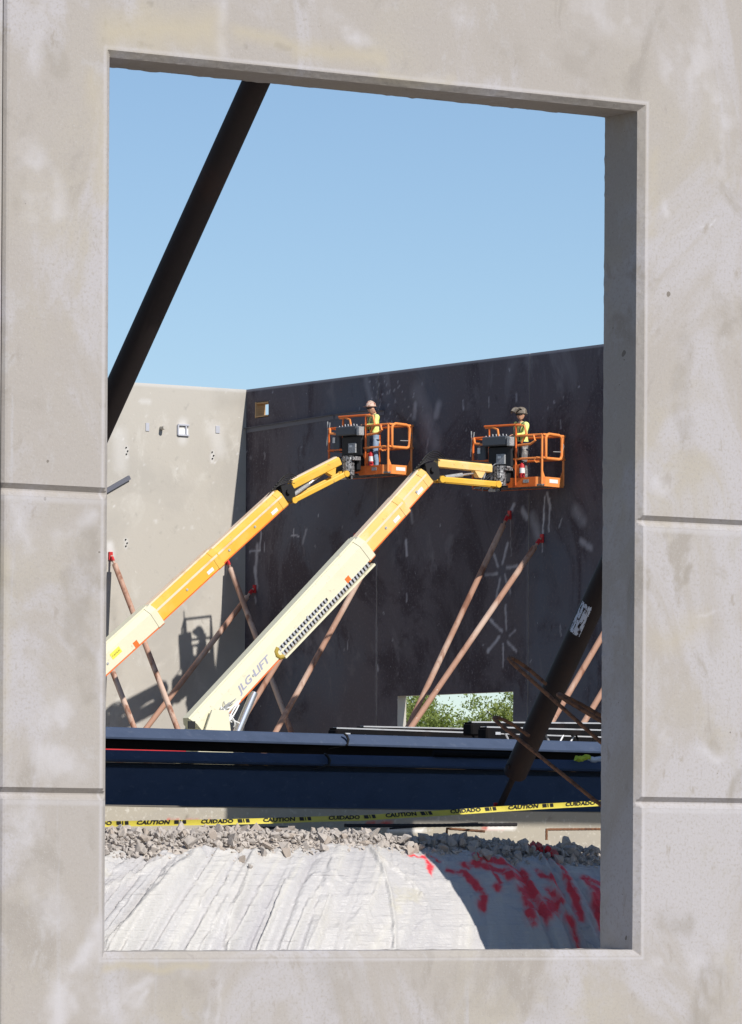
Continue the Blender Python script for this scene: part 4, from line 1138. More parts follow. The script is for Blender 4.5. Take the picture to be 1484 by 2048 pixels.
# ================================================================== boom lifts
HEX = lambda w, h: [(-w / 2, -h / 2 + .08 * h), (-w / 2 + .1 * w, -h / 2), (w / 2 - .1 * w, -h / 2), (w / 2, -h / 2 + .08 * h), (w / 2, h / 2 - .24 * h), (w / 2 - .24 * w, h / 2), (-w / 2 + .24 * w, h / 2), (-w / 2, h / 2 - .24 * h)]
UPV = Vector((0, 0, 1))
def person(name, label, loc, fx, hat, trousers, arm_l, arm_r, head_dn=.0, scl=1.0):
    """fx: facing direction (world); joints in metres, x forward, y to the left"""
    th = thing(name, label, 'person', loc, math.atan2(fx.y, fx.x))
    V, E, Rd, G = [], [], [], []
    def jv(p, r, par, g):
        V.append(p); Rd.append(r if isinstance(r, tuple) else (r, r)); G.append(g)
        if par is not None: E.append((par, len(V) - 1))
        return len(V) - 1
    pel = jv((0, 0, .97), (.125, .16), None, 't')
    wai = jv((.0, 0, 1.10), (.14, .17), pel, 's')
    che = jv((.015, 0, 1.30), (.15, .20), wai, 's')
    upc = jv((.01, 0, 1.42), (.10, .15), che, 's')
    nek = jv((.02, 0, 1.51), .058, upc, 'k')
    hd = jv((.045 + head_dn * .3, 0, 1.605 - head_dn * .1), (.088, .074), nek, 'k')
    cr = jv((.045 + head_dn * .6, 0, 1.70 - head_dn * .2), (.092, .078), hd, 'k')
    jv((.03 + head_dn * .6, 0, 1.76 - head_dn * .25), (.06, .055), cr, 'k')
    ns = jv((.135 + head_dn * .3, 0, 1.625 - head_dn * .25), .016, hd, 'k')
    chin = jv((.11 + head_dn * .2, 0, 1.545 - head_dn * .2), .034, hd, 'k')
    for s in (-1, 1):
        jv((.03 + head_dn * .4, s * .088, 1.635 - head_dn * .1), .016, hd, 'k')
    for s in (1, -1):
        h = jv((0, s * .10, .90), .105, pel, 't')
        k = jv((.035, s * .115, .50), .078, h, 't')
        c = jv((-.005, s * .12, .32), .070, k, 't')
        a = jv((-.01, s * .12, .11), .048, c, 't')
        hl = jv((-.015, s * .12, .055), .048, a, 'b')
        jv((.15, s * .135, .045), .040, hl, 'b')
        arm = arm_l if s == 1 else arm_r
        sh = jv((.01, s * .21, 1.41), .075, upc, 's')
        el = jv(arm[0], .058, sh, 's')
        wr = jv(arm[1], .034, el, 's')
        d = (Vector(arm[1]) - Vector(arm[0])).normalized()
        pm = jv(tuple(Vector(arm[1]) + d * .06), (.034, .022), wr, 'k')
        lat = d.cross(Vector((0, 0, 1))); lat.normalize()
        for q, ln in ((-.030, .062), (-.010, .075), (.010, .07), (.030, .055)):
            b1 = jv(tuple(Vector(V[pm]) + d * .035 + lat * q), .010, pm, 'k')
            b2 = jv(tuple(Vector(V[b1]) + d * ln * .5 + Vector((0, 0, -.012))), .009, b1, 'k')
            jv(tuple(Vector(V[b2]) + d * ln * .3 + Vector((0, 0, -.022))), .008, b2, 'k')
        t1 = jv(tuple(Vector(arm[1]) + d * .04 - lat * s * .036), .011, wr, 'k'); jv(tuple(Vector(V[t1]) + d * .035 - lat * s * .012 + Vector((0, 0, -.012))), .009, t1, 'k')
    me = bpy.data.meshes.new('tmp'); me.from_pydata(V, E, [])
    o = bpy.data.objects.new('tmp', me); COL.objects.link(o)
    sk = o.modifiers.new('skin', 'SKIN'); sk.use_smooth_shade = True; sk.branch_smoothing = .4
    for i, r in enumerate(Rd): me.skin_vertices[0].data[i].radius = r
    for i in range(len(V)): me.skin_vertices[0].data[i].use_root = (i == 0)
    ss = o.modifiers.new('sub', 'SUBSURF'); ss.levels = 2; ss.render_levels = 2
    dg = bpy.context.evaluated_depsgraph_get()
    bm_ = bpy.data.meshes.new_from_object(o.evaluated_get(dg)); bm_.name = 'body'
    bpy.data.objects.remove(o)
    bm_.materials.clear()
    for q in ('hivis', trousers, 'skin', 'boot'): bm_.materials.append(MT[q])
    seg = [(Vector(V[a]), Vector(V[b]), G[b]) for a, b in E]
    idx = {'s': 0, 't': 1, 'k': 2, 'b': 3}
    for p in bm_.polygons:
        c = p.center; best = 9; g = 's'
        for a, b, gg in seg:
            t = max(0, min(1, (c - a).dot(b - a) / max((b - a).length_squared, 1e-9))); dd = (c - a - (b - a) * t).length
            if dd < best: best, g = dd, gg
        if g == 't' and c.z > 1.0: g = 's'
        if g == 's' and c.z < 1.0 and abs(c.y) < .16 and c.x < .17: g = 't'
        p.material_index = idx[g]; p.use_smooth = True
    body = link('body', bm_, None, th)
    th.scale = (scl,) * 3
    L = True
    # belt, harness, glasses, hat
    m = MB()
    for q in range(24):
        pass
    ring = [(.128 * math.cos(a) , .172 * math.sin(a), 1.0) for a in np.linspace(0, 2 * math.pi, 20, endpoint=False)]
    m.tube(ring, .024, 6, closed=True); m.build('tool_belt', 'harness', th, local=L)
    m = MB()
    for s in (1, -1):
        m.tube([(.125, s * .06, 1.06), (.145, s * .10, 1.28), (.09, s * .125, 1.45), (-.02, s * .10, 1.50), (-.10, s * .08, 1.40), (-.145, 0, 1.25), (-.13, -s * .05, 1.05)], .012, 6)
        m.tube([(.02, s * .10, .86), (-.1, s * .13, .84), (-.02, s * .20, .84), (.09, s * .13, .84), (.02, s * .05, .84)], .016, 6)
    m.build('harness', 'harness', th, local=L)
    hx, hz = .045 + head_dn * .5, 1.66 - head_dn * .17
    m = MB()
    m.tube([(hx + .01, -.098, hz), (hx + .072, -.07, hz - .01), (hx + .10, -.028, hz - .012), (hx + .10, .028, hz - .012), (hx + .072, .07, hz - .01), (hx + .01, .098, hz)], [.010, .018, .021, .021, .018, .010], 8); m.build('safety_glasses', 'black', th, local=L)
    if hat == 'hard_hat':
        m = MB(); n = 20; rows = []
        for i, (rr, zz) in enumerate(((.150, .0), (.118, .008), (.116, .045), (.103, .085), (.07, .118), (.03, .130))):
            rows.append([(hx - .005 + (rr * 1.12 + (.045 if i == 0 and math.cos(a) > .3 else 0)) * math.cos(a), rr * .92 * math.sin(a), hz + .035 + zz - .18 * head_dn * rr * math.cos(a) * 3) for a in np.linspace(0, 2 * math.pi, n, endpoint=False)])
        vs = sum(rows, []); fs = [(i * n + k, i * n + (k + 1) % n, (i + 1) * n + (k + 1) % n, (i + 1) * n + k) for i in range(len(rows) - 1) for k in range(n)] + [tuple((len(rows) - 1) * n + k for k in range(n))]
        m.add(vs, fs); m.tube([(hx + .02 * 0 + x, 0, hz + .04 + z) for x, z in ((-.11, .06), (-.06, .125), (.0, .14), (.06, .125), (.11, .06))], .010, 6)
        m.build('hard_hat', 'hat', th, True, local=L)
    else:
        # welding hood tipped up over a cap: a curved shell with a flat window, hinged at the temples
        m = MB(); n = 18; rows = []
        for i, (rr, zz) in enumerate(((.128, -.02), (.128, .02), (.122, .06), (.10, .10), (.06, .128), (.02, .136))):
            rows.append([(hx - .01 + rr * 1.1 * math.cos(a), rr * .98 * math.sin(a), hz + .035 + zz) for a in np.linspace(0, 2 * math.pi, n, endpoint=False)])
        vs = sum(rows, []); m.add(vs, [(i * n + k, i * n + (k + 1) % n, (i + 1) * n + (k + 1) % n, (i + 1) * n + k) for i in range(len(rows) - 1) for k in range(n)] + [tuple((len(rows) - 1) * n + k for k in range(n))])
        m.tube([(hx - .11, -.1, hz + .02), (hx - .17, 0, hz + .0), (hx - .11, .1, hz + .02)], .014, 6)
        hood = m.build('welding_hood', 'hood', th, True, local=L)
        m = MB(); rows = []
        for i, (x, z, wdt) in enumerate(((.08, .14, .115), (.16, .165, .125), (.25, .13, .115), (.29, .07, .09), (.265, .055, .08))):
            rows.append([(hx + x - .02 + (-.04 * abs(k) / 3 * (1 if i > 1 else .5)), wdt * k / 3, hz + z - .012 * abs(k)) for k in range(-3, 4)])
        vs = sum(rows, []); m.add(vs, [(i * 7 + k, i * 7 + k + 1, (i + 1) * 7 + k + 1, (i + 1) * 7 + k) for i in range(4) for k in range(6)])
        m.add([Vector(v) - Vector((.012, 0, .018)) for v in vs], [(i * 7 + k, i * 7 + k + 1, (i + 1) * 7 + k + 1, (i + 1) * 7 + k) for i in range(4) for k in range(6)])
        m.build('face_shield', 'hood', hood, local=True)
    return th
def boom_lift(lab, corner_px, Dcor, alpha, ctr_dx, sections, jib_u, jib_l, knuckle, cyl, base_px, chain=None, letters=None, extra=None):
    corner = at(*corner_px, Dcor)
    A = Vector((-math.sin(alpha), math.cos(alpha), 0)); B = Vector((math.cos(alpha), math.sin(alpha), 0))
    pl0 = corner + A * 1.22 - B * .1
    def lp(x, y, off=0.0): return onplane(x, y, pl0 + WW * off, WW)
    bpt = lp(*base_px)
    th = thing('boom_lift', lab, 'boom lift', (bpt.x, bpt.y, SLAB + .012))
    pxm = F / pl0.y
    # --- telescoping boom
    for i, (p, q, hpx, wd, mat, nm) in enumerate(sections):
        a, b = lp(*p), lp(*q); h = hpx / pxm
        m = MB(); m.sweep(a, b, HEX(wd, h), WW); sec = m.build(nm, mat, th)
        ax = (b - a).normalized(); up = ax.cross(WW); up = up if up.z > 0 else -up
        m = MB(); m.sweep(a + up * h * .16, b - ax * .05 + up * h * .16, [(-.012, -.05 * h), (.012, -.05 * h), (.012, .06 * h), (-.012, .06 * h)], WW, up)
        for k, v in enumerate(m.v): m.v[k] = v - WW * (wd / 2 + .004)
        if mat != 'cream': m.build('side_rib', 'peach', sec)
        m = MB(); m.sweep(a + up * (h * .5 + .02), b - ax * .1 + up * (h * .5 + .02), [(-wd * .22, -.018), (wd * .22, -.018), (wd * .22, .03), (-wd * .22, .03)], WW, up); m.build('hose_tray', 'peach' if mat != 'cream' else 'cream', sec)
        m = MB(); m.sweep(a - up * h * .47, b - up * h * .47, [(-.02, -.012), (.02, -.012), (.02, .012), (-.02, .012)], WW, up)
        for k, v in enumerate(m.v): m.v[k] = v - WW * (wd / 2 - .03)
        m.build('edge_strip', 'orange', sec)
        m = MB(); m.sweep(b - ax * .22, b, [(x * 1.045, y * 1.045) for x, y in HEX(wd, h)], WW); m.build('collar', mat, sec)
        if mat != 'cream':
            m = MB(); c = b - ax * .5 - WW * (wd / 2 + .004) - up * h * .22; m.box(c, (.24, .004, .10), (ax, WW, up)); m.build('decal', 'white', sec)
        else:
            m = MB(); c = b - ax * 1.1 - WW * (wd / 2 + .004) - up * h * .3; m.box(c, (.16, .004, .16), (ax, WW, up)); m.build('decal', 'orange', sec)
        # bolts
        for t in (.3, .62):
            c = a.lerp(b, t) - WW * (wd / 2) - up * h * .1
            m = MB(); m.tube([c, c - WW * .02], .035, 10); m.build('bolt', 'pale_steel', sec)
    # --- knuckle and jib
    k0 = lp(*knuckle)
    m = MB()
    for off in (-.14, .14):
        for (dx, dy) in ((0, 0),):
            pts = [lp(knuckle[0] + x, knuckle[1] + y) + WW * off for x, y in ((-13, -12), (6, -16), (14, -6), (16, 15), (8, 22), (-8, 14))]
            m.plate(pts, .03, WW)
    m.tube([k0 - WW * .22 , k0 + WW * .22], .07, 10)
    m.build('knuckle', 'black', th)
    ua_, ub_ = lp(*jib_u[0]), lp(*jib_u[1])
    m = MB(); m.sweep(ua_, ub_, HEX(.22, jib_u[2] / pxm), WW); ju = m.build('jib_arm', jib_u[3], th)
    ax = (ub_ - ua_).normalized(); up = ax.cross(WW); up = up if up.z > 0 else -up
    m = MB(); m.sweep(ua_ + ax * .05, ub_ - ax * .05, [(-.07, 0), (.07, 0), (.07, .035), (-.07, .035)], WW, up)
    for k, v in enumerate(m.v): m.v[k] = v + up * (jib_u[2] / pxm / 2)
    m.build('hose_tray', 'black' if jib_u[4] else 'peach', ju)
    m = MB(); g = ub_ - ax * .38 - up * (jib_u[2] / pxm * .5); m.plate([g - ax * .18 - WW * .1, g + ax * .16 - WW * .1, g + ax * .06 - up * .17 - WW * .1, g - ax * .04 - up * .17 - WW * .1], .2, WW); m.build('lug', jib_u[3], ju)
    la_, lb_ = lp(*jib_l[0]), lp(*jib_l[1])
    for off in (-.13, .13):
        m = MB(); m.sweep(la_ + WW * off, lb_ + WW * off, HEX(.09, jib_l[2] / pxm), WW)
        m.tube([la_ + WW * (off - .06), la_ + WW * (off + .06)], jib_l[2] / pxm * .62, 12); m.tube([lb_ + WW * (off - .06), lb_ + WW * (off + .06)], jib_l[2] / pxm * .62, 12)
        m.build('jib_link', 'yellow', th)
    ca, cb = lp(*cyl[0]), lp(*cyl[1])
    m = MB(); m.tube([ca, ca.lerp(cb, .55)], .062, 12); cy = m.build('cylinder', 'grey', th, True)
    m = MB(); m.tube([ca.lerp(cb, .55), cb], .03, 10); m.build('piston_rod', 'chrome', cy, True)
    # hoses over the knuckle
    m = MB(); rr = random.Random(5)
    for k in range(6):
        p = lp(knuckle[0] - 34 + 4 * k, knuckle[1] + 6 - 5 * k, -.1 - .03 * k); q = lp(jib_u[0][0] + 8 + 3 * k, jib_u[0][1] - 4, -.1 + .03 * k)
        mid = (p + q) / 2 + UPV * (.28 + .05 * k)
        m.tube([p.lerp(mid, t).lerp(mid.lerp(q, t), t) for t in np.linspace(0, 1, 8)], .016, 6)
    m.build('hose', 'black', th, True)
    # --- basket
    W3 = lambda a, b, z: corner + A * a + B * b + UPV * z
    bk = thing('basket', None, None, (0, 0, 0)); bk.parent = th; bk.location = corner - th.location
    LN, WD, RH = 2.44, .91, 1.40
    TOE = .26
    rt = .033
    m = MB(); m.box(W3(LN / 2, WD / 2, .04), (LN, WD, .05), (A, B, UPV)); m.build('floor', 'casting', bk)
    def kick(a0, b0, a1, b1, mat, h=TOE):
        p, q = W3(a0, b0, 0), W3(a1, b1, 0); d = (q - p).normalized(); nn = d.cross(UPV)
        m = MB(); m.box((p + q) / 2 + UPV * h / 2, ((q - p).length, .03, h), (d, nn, UPV)); return m.build('kick_plate', mat, bk)
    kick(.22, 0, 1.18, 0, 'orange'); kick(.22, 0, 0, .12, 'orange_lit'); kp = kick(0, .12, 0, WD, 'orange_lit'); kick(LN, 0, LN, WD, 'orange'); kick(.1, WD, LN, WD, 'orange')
    m = MB(); c = W3(-.02, WD * .52, TOE * .58); m.box(c, (.36, .006, .10), (B, A, UPV)); m.build('decal', 'white', bk)
    m = MB(); c = W3(.55, -.02, TOE * .6); m.box(c, (.2, .006, .09), (A, B, UPV)); m.build('decal', 'grey', bk)
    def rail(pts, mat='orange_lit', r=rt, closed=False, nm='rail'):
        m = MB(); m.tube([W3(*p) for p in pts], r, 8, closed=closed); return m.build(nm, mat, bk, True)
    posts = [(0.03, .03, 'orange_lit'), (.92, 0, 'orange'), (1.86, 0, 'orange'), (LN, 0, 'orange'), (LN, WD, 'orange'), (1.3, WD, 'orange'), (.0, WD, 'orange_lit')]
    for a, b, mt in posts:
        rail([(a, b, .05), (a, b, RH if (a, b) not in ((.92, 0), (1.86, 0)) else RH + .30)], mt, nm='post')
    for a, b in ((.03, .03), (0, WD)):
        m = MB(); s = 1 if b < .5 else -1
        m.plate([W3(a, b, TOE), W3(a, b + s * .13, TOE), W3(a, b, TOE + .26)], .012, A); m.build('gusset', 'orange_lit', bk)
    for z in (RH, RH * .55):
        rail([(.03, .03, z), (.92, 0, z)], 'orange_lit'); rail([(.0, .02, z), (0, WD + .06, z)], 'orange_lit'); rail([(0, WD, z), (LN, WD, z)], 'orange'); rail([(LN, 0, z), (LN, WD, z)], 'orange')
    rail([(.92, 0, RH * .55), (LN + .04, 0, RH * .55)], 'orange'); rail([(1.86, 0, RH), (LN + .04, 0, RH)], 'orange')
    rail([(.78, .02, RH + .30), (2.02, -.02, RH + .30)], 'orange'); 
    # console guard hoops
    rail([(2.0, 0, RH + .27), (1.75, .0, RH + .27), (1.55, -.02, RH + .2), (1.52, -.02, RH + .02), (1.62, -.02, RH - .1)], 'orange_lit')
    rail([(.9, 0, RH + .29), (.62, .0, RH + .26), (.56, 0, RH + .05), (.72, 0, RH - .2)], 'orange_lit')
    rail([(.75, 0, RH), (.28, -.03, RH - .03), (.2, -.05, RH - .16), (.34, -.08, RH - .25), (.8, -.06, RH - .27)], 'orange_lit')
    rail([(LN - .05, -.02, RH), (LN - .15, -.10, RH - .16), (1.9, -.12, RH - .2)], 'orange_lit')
    # gate hoop on the short side
    hp = [(-.03, .12, RH * .58), (-.03, .12, RH - .08), (-.03, .17, RH - .01), (-.03, .25, RH + .02), (-.03, .68, RH + .01), (-.03, .76, RH - .03), (-.03, .80, RH - .1), (-.03, .80, RH * .62), (-.03, .76, RH * .56), (-.03, .68, RH * .54), (-.03, .2, RH * .54), (-.03, .14, RH * .55)]
    rail(hp, 'orange_lit', .040, True, 'gate_hoop')
    rail([(-.03, .80, RH * .9), (-.05, .86, RH * .8), (-.03, .82, RH * .68)], 'grey', .018, nm='latch')
    rail([(-.02, .45, RH * .68), (-.02, .78, RH * .69)], 'grey', .012, nm='latch')
    rail([(.06, -.04, RH * .55), (.12, -.09, RH * .56), (.2, -.1, RH * .5), (.14, -.08, RH * .46), (.06, -.05, RH * .47)], 'orange_lit', .018, nm='tie_ring')
    # control console, welder, boxes, extinguisher, support post
    m = MB(); m.box(W3(1.50, -.13, RH - .13), (.86, .24, .26), (A, B, UPV)); con = m.build('control_console', 'charcoal', bk)
    m = MB(); rr = random.Random(3)
    for k in range(7): c = W3(1.14 + .12 * k, -.14, RH + .0); m.tube([c, c + UPV * rr.uniform(.03, .09) + A * .01], .014, 6)
    m.build('switch', 'pale_steel', bk)
    m = MB(); m.box(W3(.98, -.16, RH - .16), (.12, .2, .25), (A, B, UPV)); m.build('switch_box', 'grey', con)
    m = MB(); m.box(W3(1.42, .08, .84), (.86, .34, .60), (A, B, UPV)); eq = m.build('welding_machine', 'black', bk)
    m = MB(); m.box(W3(1.36, -.11, .78), (.30, .05, .28), (A, B, UPV)); gb = m.build('meter_box', 'grey', bk)
    m = MB(); m.box(W3(1.39, -.14, .83), (.12, .01, .06), (A, B, UPV)); m.build('meter_label', 'white', bk)
    m = MB(); m.box(W3(1.55, .02, .34), (.9, .3, .42), (A, B, UPV)); m.build('support_bracket', 'black', bk)
    m = MB(); m.plate([W3(1.05, -.02, .62), W3(.78, -.02, .62), W3(.82, -.02, .26)], .02, B); m.build('gusset', 'orange', bk)
    m = MB(); m.box(W3(2.12, .1, .95), (.28, .25, .46), (A, B, UPV)); sb = m.build('wire_feeder', 'charcoal', bk)
    m = MB(); m.box(W3(2.2, -.04, 1.05), (.1, .01, .16), (A, B, UPV)); m.build('feeder_label', 'white', bk)
    m = MB(); e0 = W3(.72, .03, TOE); m.tube([e0, e0 + UPV * .34, e0 + UPV * .40], [.075, .075, .03], 12); ex_ = m.build('fire_extinguisher', 'red', bk, True)
    m = MB(); m.tube([e0 + UPV * .12, e0 + UPV * .26], .077, 12, cap=False); m.build('label_band', 'white', bk, True)
    m = MB(); m.tube([e0 + UPV * .40, e0 + UPV * .46], .02, 8); m.tube([e0 + UPV * .44, e0 + UPV * .42 - A * .08], .014, 6); m.build('valve', 'black', bk)
    # rotator between jib and basket
    rp = lp(jib_l[1][0] + 10, jib_l[1][1] - 6)
    m = MB(); m.tube([rp - UPV * .12, rp + UPV * .42], .17, 14); m.box(rp + UPV * .35 + B * .1, (.5, .3, .12), (A, B, UPV)); m.build('rotator', 'casting', bk)
    m = MB(); r2 = W3(1.48, -.18, .08); m.tube([r2 - UPV * .18, r2 + UPV * .30], .15, 14); m.build('rotator', 'casting', bk)
    m = MB(); m.tube([r2 + UPV * (-.05) - B * .14, r2 + UPV * (-.1) - B * .2, r2 - UPV * .17 - B * .16], .045, 8); m.tube([r2 - UPV * .15 - B * .12 - A * .1, r2 - UPV * .15 - B * .12 + A * .12], .05, 8); m.build('hose_fitting', 'pale_steel', bk, True)
    m = MB(); rr = random.Random(int(corner_px[0]))
    for k in range(extra or 4):
        p = W3(rr.uniform(1.2, 1.8), -.12, rr.uniform(.3, .75)); q = W3(rr.uniform(1.5, 2.1), -.25, rr.uniform(-.1, .3)); mid = (p + q) / 2 - B * .25 + A * rr.uniform(-.3, .3) - UPV * rr.uniform(.0, .2)
        m.tube([p.lerp(mid, t).lerp(mid.lerp(q, t), t) for t in np.linspace(0, 1, 9)], .016, 6)
    m.build('cable', ['black', 'grey'][(extra or 0) > 5], bk, True)
    m = MB(); c = W3(LN + .02, -.02, RH); m.tube([c, c + UPV * -.35 + A * .04, c - UPV * .5 + A * .05], .02, 6); m.tube([c + UPV * .02 + A * .02, c + UPV * .2 + A * .03], .018, 6); m.tube([c + UPV * .02 - A * .05, c + UPV * .17 - A * .07], .016, 6); m.build('torch_holder', 'grey', bk)
    # --- chassis and turntable (mostly behind the beams)
    BX = th.location.copy(); d_ = WU
    m = MB(); m.box(BX + UPV * 1.0, (2.9, 1.9, .6), (WU, WW, UPV)); ch = m.build('chassis', 'grey', th)
    m = MB(); top = lp(*base_px); m.box(BX + UPV * 1.75, (3.2, 2.0, .8), (WU, WW, UPV)); m.build('turntable', 'cream', th)
    m = MB()
    for off in (-.5, .5):
        m.plate([BX + WW * off + WU * x + UPV * z for x, z in ((-.9, 2.1), (.5, 2.1), (.25, top.z - BX.z + .25), (-.25, top.z - BX.z + .25))], .06, WW)
    m.build('upright', 'cream', th)
    for sx in (-1, 1):
        for sy in (-1, 1):
            c = BX + WU * sx * 1.35 + WW * sy * 1.05 + UPV * .52
            m = MB(); m.tube([c - WW * .2, c - WW * .17, c + WW * .17, c + WW * .2], [.44, .52, .52, .44], 20); wh = m.build('wheel', 'tyre', th, True)
            m = MB(); m.tube([c - WW * .215, c + WW * .215], .26, 14); m.build('rim', 'cream', wh, True)
    # --- lift cylinder
    if chain:
        (p, q, hh) = chain
        a, b = lp(*p, -.30), lp(*q, -.30); ax = (b - a).normalized(); up = ax.cross(WW); up = up if up.z > 0 else -up
        L = (b - a).length; n = int(L / .12)
        rows = (.0, -.165)
        m = MB()
        for rI, rw in enumerate(rows):
            for i in range(n if rI else int(n * .56)):
                c = a + ax * (i + .5) * .12 + up * rw
                m.box(c, (.075, .10, .125), (ax, WW, up))
        o = m.build('cable_chain', 'pale_steel', th)
        m = MB()
        for rI, rw in enumerate(rows):
            for i in range(n if rI else int(n * .56)):
                c = a + ax * (i + 1.0) * .12 + up * (rw + .012) - WW * .052
                m.box(c, (.042, .02, .085), (ax, WW, up))
        m.build('chain_link', 'black', o)
        m = MB(); c0 = a + up * -.08
        m.tube([c0 + up * .14 + ax * .02, c0 + up * .10 - ax * .09, c0 - ax * .13, c0 - up * .10 - ax * .09, c0 - up * .15 + ax * .02], .07, 10); m.build('chain_loop', MT['brass'], o, True)
        m = MB(); m.sweep(a - up * .27, b - up * .27, [(-.1, -.03), (.1, -.03), (.1, .03), (-.1, .03)], WW, up); m.build('chain_tray', 'cream', th)
        # silver lift cylinder and cable tangle at the boom foot
        m = MB(); m.tube([lp(508, 1385, -.1), lp(470, 1475, -.1)], .11, 12); m.build('lift_cylinder', 'chrome', th, True)
        m = MB(); rr = random.Random(8)
        for k in range(9):
            p_ = lp(rr.uniform(440, 480), rr.uniform(1395, 1425), -.36); q_ = lp(rr.uniform(425, 485), rr.uniform(1435, 1455), -.4); r_ = lp(rr.uniform(415, 490), rr.uniform(1420, 1465), -.55)
            m.tube([p_.lerp(r_, t).lerp(r_.lerp(q_, t), t) for t in np.linspace(0, 1, 9)], .022, 6)
        m.build('cable_tangle', ['white'], th, True)
        m = MB(); rr = random.Random(9)
        for k in range(5):
            p_ = lp(rr.uniform(445, 475), rr.uniform(1395, 1420), -.36); q_ = lp(rr.uniform(425, 485), rr.uniform(1430, 1450), -.4); r_ = lp(rr.uniform(420, 495), rr.uniform(1415, 1455), -.55)
            m.tube([p_.lerp(r_, t).lerp(r_.lerp(q_, t), t) for t in np.linspace(0, 1, 9)], .012, 6)
        m.build('cable_tangle', 'grey', th, True)
        m = MB(); e = lp(383, 1450, -.35); m.box(e, (.22, .03, .2), (WU, WW, UPV)); m.build('end_plate', 'black', th)
    if letters:
        body, p, q, hpx, wdt, mt = letters
        a, b = lp(*p), lp(*q); ax = (b - a).normalized(); up = ax.cross(WW); up = up if up.z > 0 else -up
        me = text_mesh(body, 1.0, .018 if mt == 'lettering' else 0, .2 if mt == 'lettering' else 0)
        xs = [v.co.x for v in me.vertices]; ys = [v.co.y for v in me.vertices]
        sx = (b - a).length / (max(xs) - min(xs)); sy = hpx / pxm / (max(ys) - min(ys))
        m = MB(); c = (a + b) / 2 - WW * (wdt / 2 + .006)
        x0 = (max(xs) + min(xs)) / 2; y0 = (max(ys) + min(ys)) / 2
        m.add([c + ax * (v.co.x - x0) * sx + up * (v.co.y - y0) * sy for v in me.vertices], [tuple(pp.vertices) for pp in me.polygons])
        if mt != 'lettering':
            m2 = MB(); m2.box(c + WW * .003, ((b - a).length * 1.3, .004, hpx / pxm * 3.2), (ax, WW, up)); m2.build('decal', MT['decal_yellow'], th)
        m.build('lettering', mt, th)
    return th, W3
MT['brass'] = mk('brass', (.42, .30, .06), .5)
MT['decal_yellow'] = mk('decal_yellow', (.8, .72, .1), .5)
def depth_for(px, alpha, gap):
    """depth that leaves the basket's right corner this far from the dark wall"""
    lo, hi = 120.0, 170.0
    for k in range(60):
        D = (lo + hi) / 2
        p = at(*px, D) + Vector((math.cos(alpha), math.sin(alpha), 0)) * .91
        q = p - PC; g = -q.dot(WU)
        if g > gap: lo = D
        else: hi = D
    return D
al1, al2 = R(43.5), R(49.0)
D1 = depth_for((776, 947), al1, .16); D2 = depth_for((1084, 972), al2, .30)
print('lift depths', D1, D2, F / D1)
l1, W31 = boom_lift('boom lift with its basket upper left, yellow boom running off to the left', (776, 947), D1, al1, 0,
    [((27, 1481), (306, 1229), 46, .62, 'cream', 'base_section'), ((250, 1280), (430, 1114), 40, .50, 'yellow', 'mid_section'), ((400, 1142), (560, 996), 36, .42, 'yellow', 'fly_section')],
    ((581, 971), (677, 922), 17, 'yellow', False), ((583, 1001), (687, 948), 10), (570, 984), ((583, 993), (646, 947)), (27, 1481),
    letters=('rental', (213, 1313), (227, 1300), 4, .62, 'black'))
l2, W32 = boom_lift('boom lift with white lower boom and cable chain, basket at the right', (1084, 972), D2, al2, 0,
    [((388, 1458), (724, 1094), 50, .66, 'cream', 'base_section'), ((690, 1128), (800, 1008), 40, .52, 'boom_pale', 'mid_section'), ((778, 1030), (848, 952), 36, .44, 'boom_pale', 'fly_section')],
    ((872, 926), (980, 937), 17, 'boom_pale', True), ((878, 959), (990, 969), 11), (858, 940), ((890, 955), (952, 946)), (420, 1440),
    chain=((556, 1300), (735, 1113), 20), letters=('JLG LIFT', (463, 1386), (526, 1316), 19, .66, 'lettering'), extra=12)
# the two welders
fdir = lambda al, k: (Vector((-math.cos(al), -math.sin(al), 0)) * 1.0 + Vector((-math.sin(al), math.cos(al), 0)) * k).normalized()
w1 = person('person', 'worker in yellow shirt, jeans and pale hard hat looking down in the left basket', W31(1.12, .52, .068), fdir(al1, .35), 'hard_hat', 'denim',
    ((.10, .25, 1.18), (.30, .20, 1.20)), ((.06, -.27, 1.16), (.29, -.20, 1.14)), .12, 1.14)
m = MB(); m.plate([(-.20, -.19, 1.0), (-.06, -.22, 1.0), (-.04, -.23, .78), (-.12, -.22, .70), (-.24, -.18, .80)], .07, (.2, -1, 0)); tag(m.build('tool_pouch', 'canvas', w1, local=True))
w2 = person('person', 'worker in yellow shirt with welding hood tipped up in the right basket', W32(1.12, .50, .068), fdir(al2, .25), 'hood', 'work_trousers',
    ((.12, .24, 1.17), (.32, .18, 1.16)), ((-.02, -.25, 1.14), (.16, -.26, .98)), .0, 1.18)
m = MB(); m.tube([(-.06, -.19, .98), (-.10, -.22, .75), (-.08, -.23, .55), (-.14, -.22, .42), (-.09, -.22, .36)], [.02, .022, .03, .05, .03], 7); m.build('lanyard', MT['hivis'], w2, True, local=True)
m = MB(); m.plate([(-.16, -.19, 1.0), (-.04, -.21, 1.0), (-.05, -.21, .78), (-.17, -.19, .78)], .05, (.2, -1, 0)); m.build('tool_pouch', 'wood', w2, local=True)

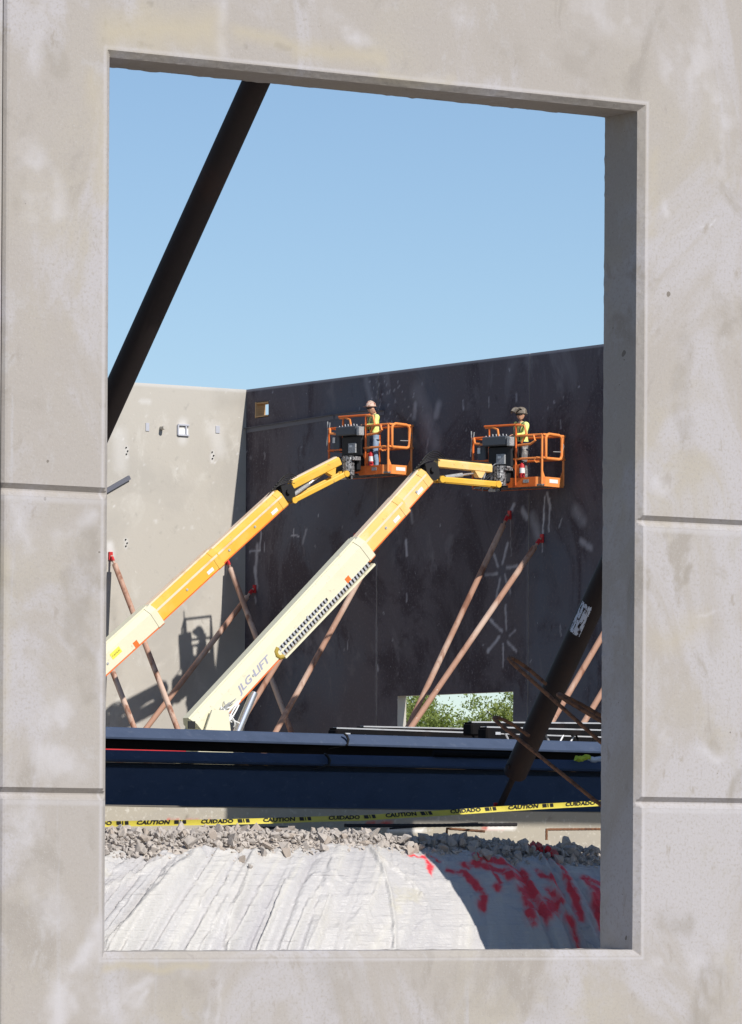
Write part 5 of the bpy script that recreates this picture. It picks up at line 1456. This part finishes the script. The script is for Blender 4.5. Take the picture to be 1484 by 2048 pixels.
# ================================================================== trees beyond the window
def tree(x, ytop, D, rad, hgt, label, seed):
    r = random.Random(seed)
    p = at(x, ytop, D); base = Vector((p.x, p.y, 0))
    th = thing('tree', label, 'tree', base, 0, None)
    H = p.z
    m = MB()
    m.tube([base, base + UPV * H * .35, base + UPV * H * .6 + Vector((.1, 0, 0)), base + UPV * H * .92], [.16, .13, .09, .03], 8)
    limbs = []
    for k in range(16):
        z = H * r.uniform(.35, .85); a = r.uniform(0, 6.28); l = rad * r.uniform(.5, 1.0) * (1 - .5 * (z / H - .35))
        q = base + UPV * z; e = q + Vector((math.cos(a) * l, math.sin(a) * l, l * r.uniform(.3, .9)))
        m.tube([q, q.lerp(e, .5) + UPV * .05, e], [.05, .03, .012], 6); limbs.append((q, e))
    m.build('trunk', 'bark', th, True)
    V, Fs = [], []
    cl = []
    for q, e in limbs:
        for k in range(5): cl.append((q.lerp(e, r.uniform(.45, 1.08)) + Vector((r.gauss(0, .2), r.gauss(0, .2), r.gauss(0, .2))), r.uniform(.28, .55)))
    for k in range(26):
        a, t = r.uniform(0, 6.28), r.uniform(.3, 1.0); rr = rad * math.sqrt(max(.05, 1 - (t - .5) ** 2 * 3.4)) * r.uniform(.4, 1)
        cl.append((base + UPV * (H * t) + Vector((math.cos(a) * rr, math.sin(a) * rr, 0)), r.uniform(.25, .5)))
    for c, s in cl:
        for k in range(120):
            d = Vector((r.gauss(0, 1), r.gauss(0, 1), r.gauss(0, .8))) * s * .5
            o = c + d
            n = Vector((r.gauss(0, 1), r.gauss(0, 1), r.gauss(0, 1) + .5)).normalized(); t1 = n.orthogonal().normalized(); t2 = n.cross(t1)
            a = r.uniform(0, 6.28); u = t1 * math.cos(a) + t2 * math.sin(a); v = n.cross(u)
            ln = r.uniform(.04, .075)
            b = len(V); V += [o - u * ln, o + v * ln * .5, o + u * ln, o - v * ln * .5]; Fs.append((b, b + 1, b + 2, b + 3))
    me = bpy.data.meshes.new('crown'); me.from_pydata([v - base for v in V], [], Fs); me.materials.append(MT['leaf'])
    link('crown', me, None, th)
tree(856, 1398, 182, 1.75, 0, 'leafy green tree seen in the left of the low window behind the braces', 1)
tree(812, 1380, 190, 2.0, 0, 'green tree at the extreme left of the low window, beside its bright jamb', 2)
tree(980, 1392, 186, 1.35, 0, 'pointed green tree seen in the right half of the low window', 3)
tree(1030, 1388, 183, 1.5, 0, 'green tree cut off by the right edge of the low window', 4)
tree(838, 1436, 196, 2.0, 0, 'low bushy tree behind the braces at the foot of the low window', 5)
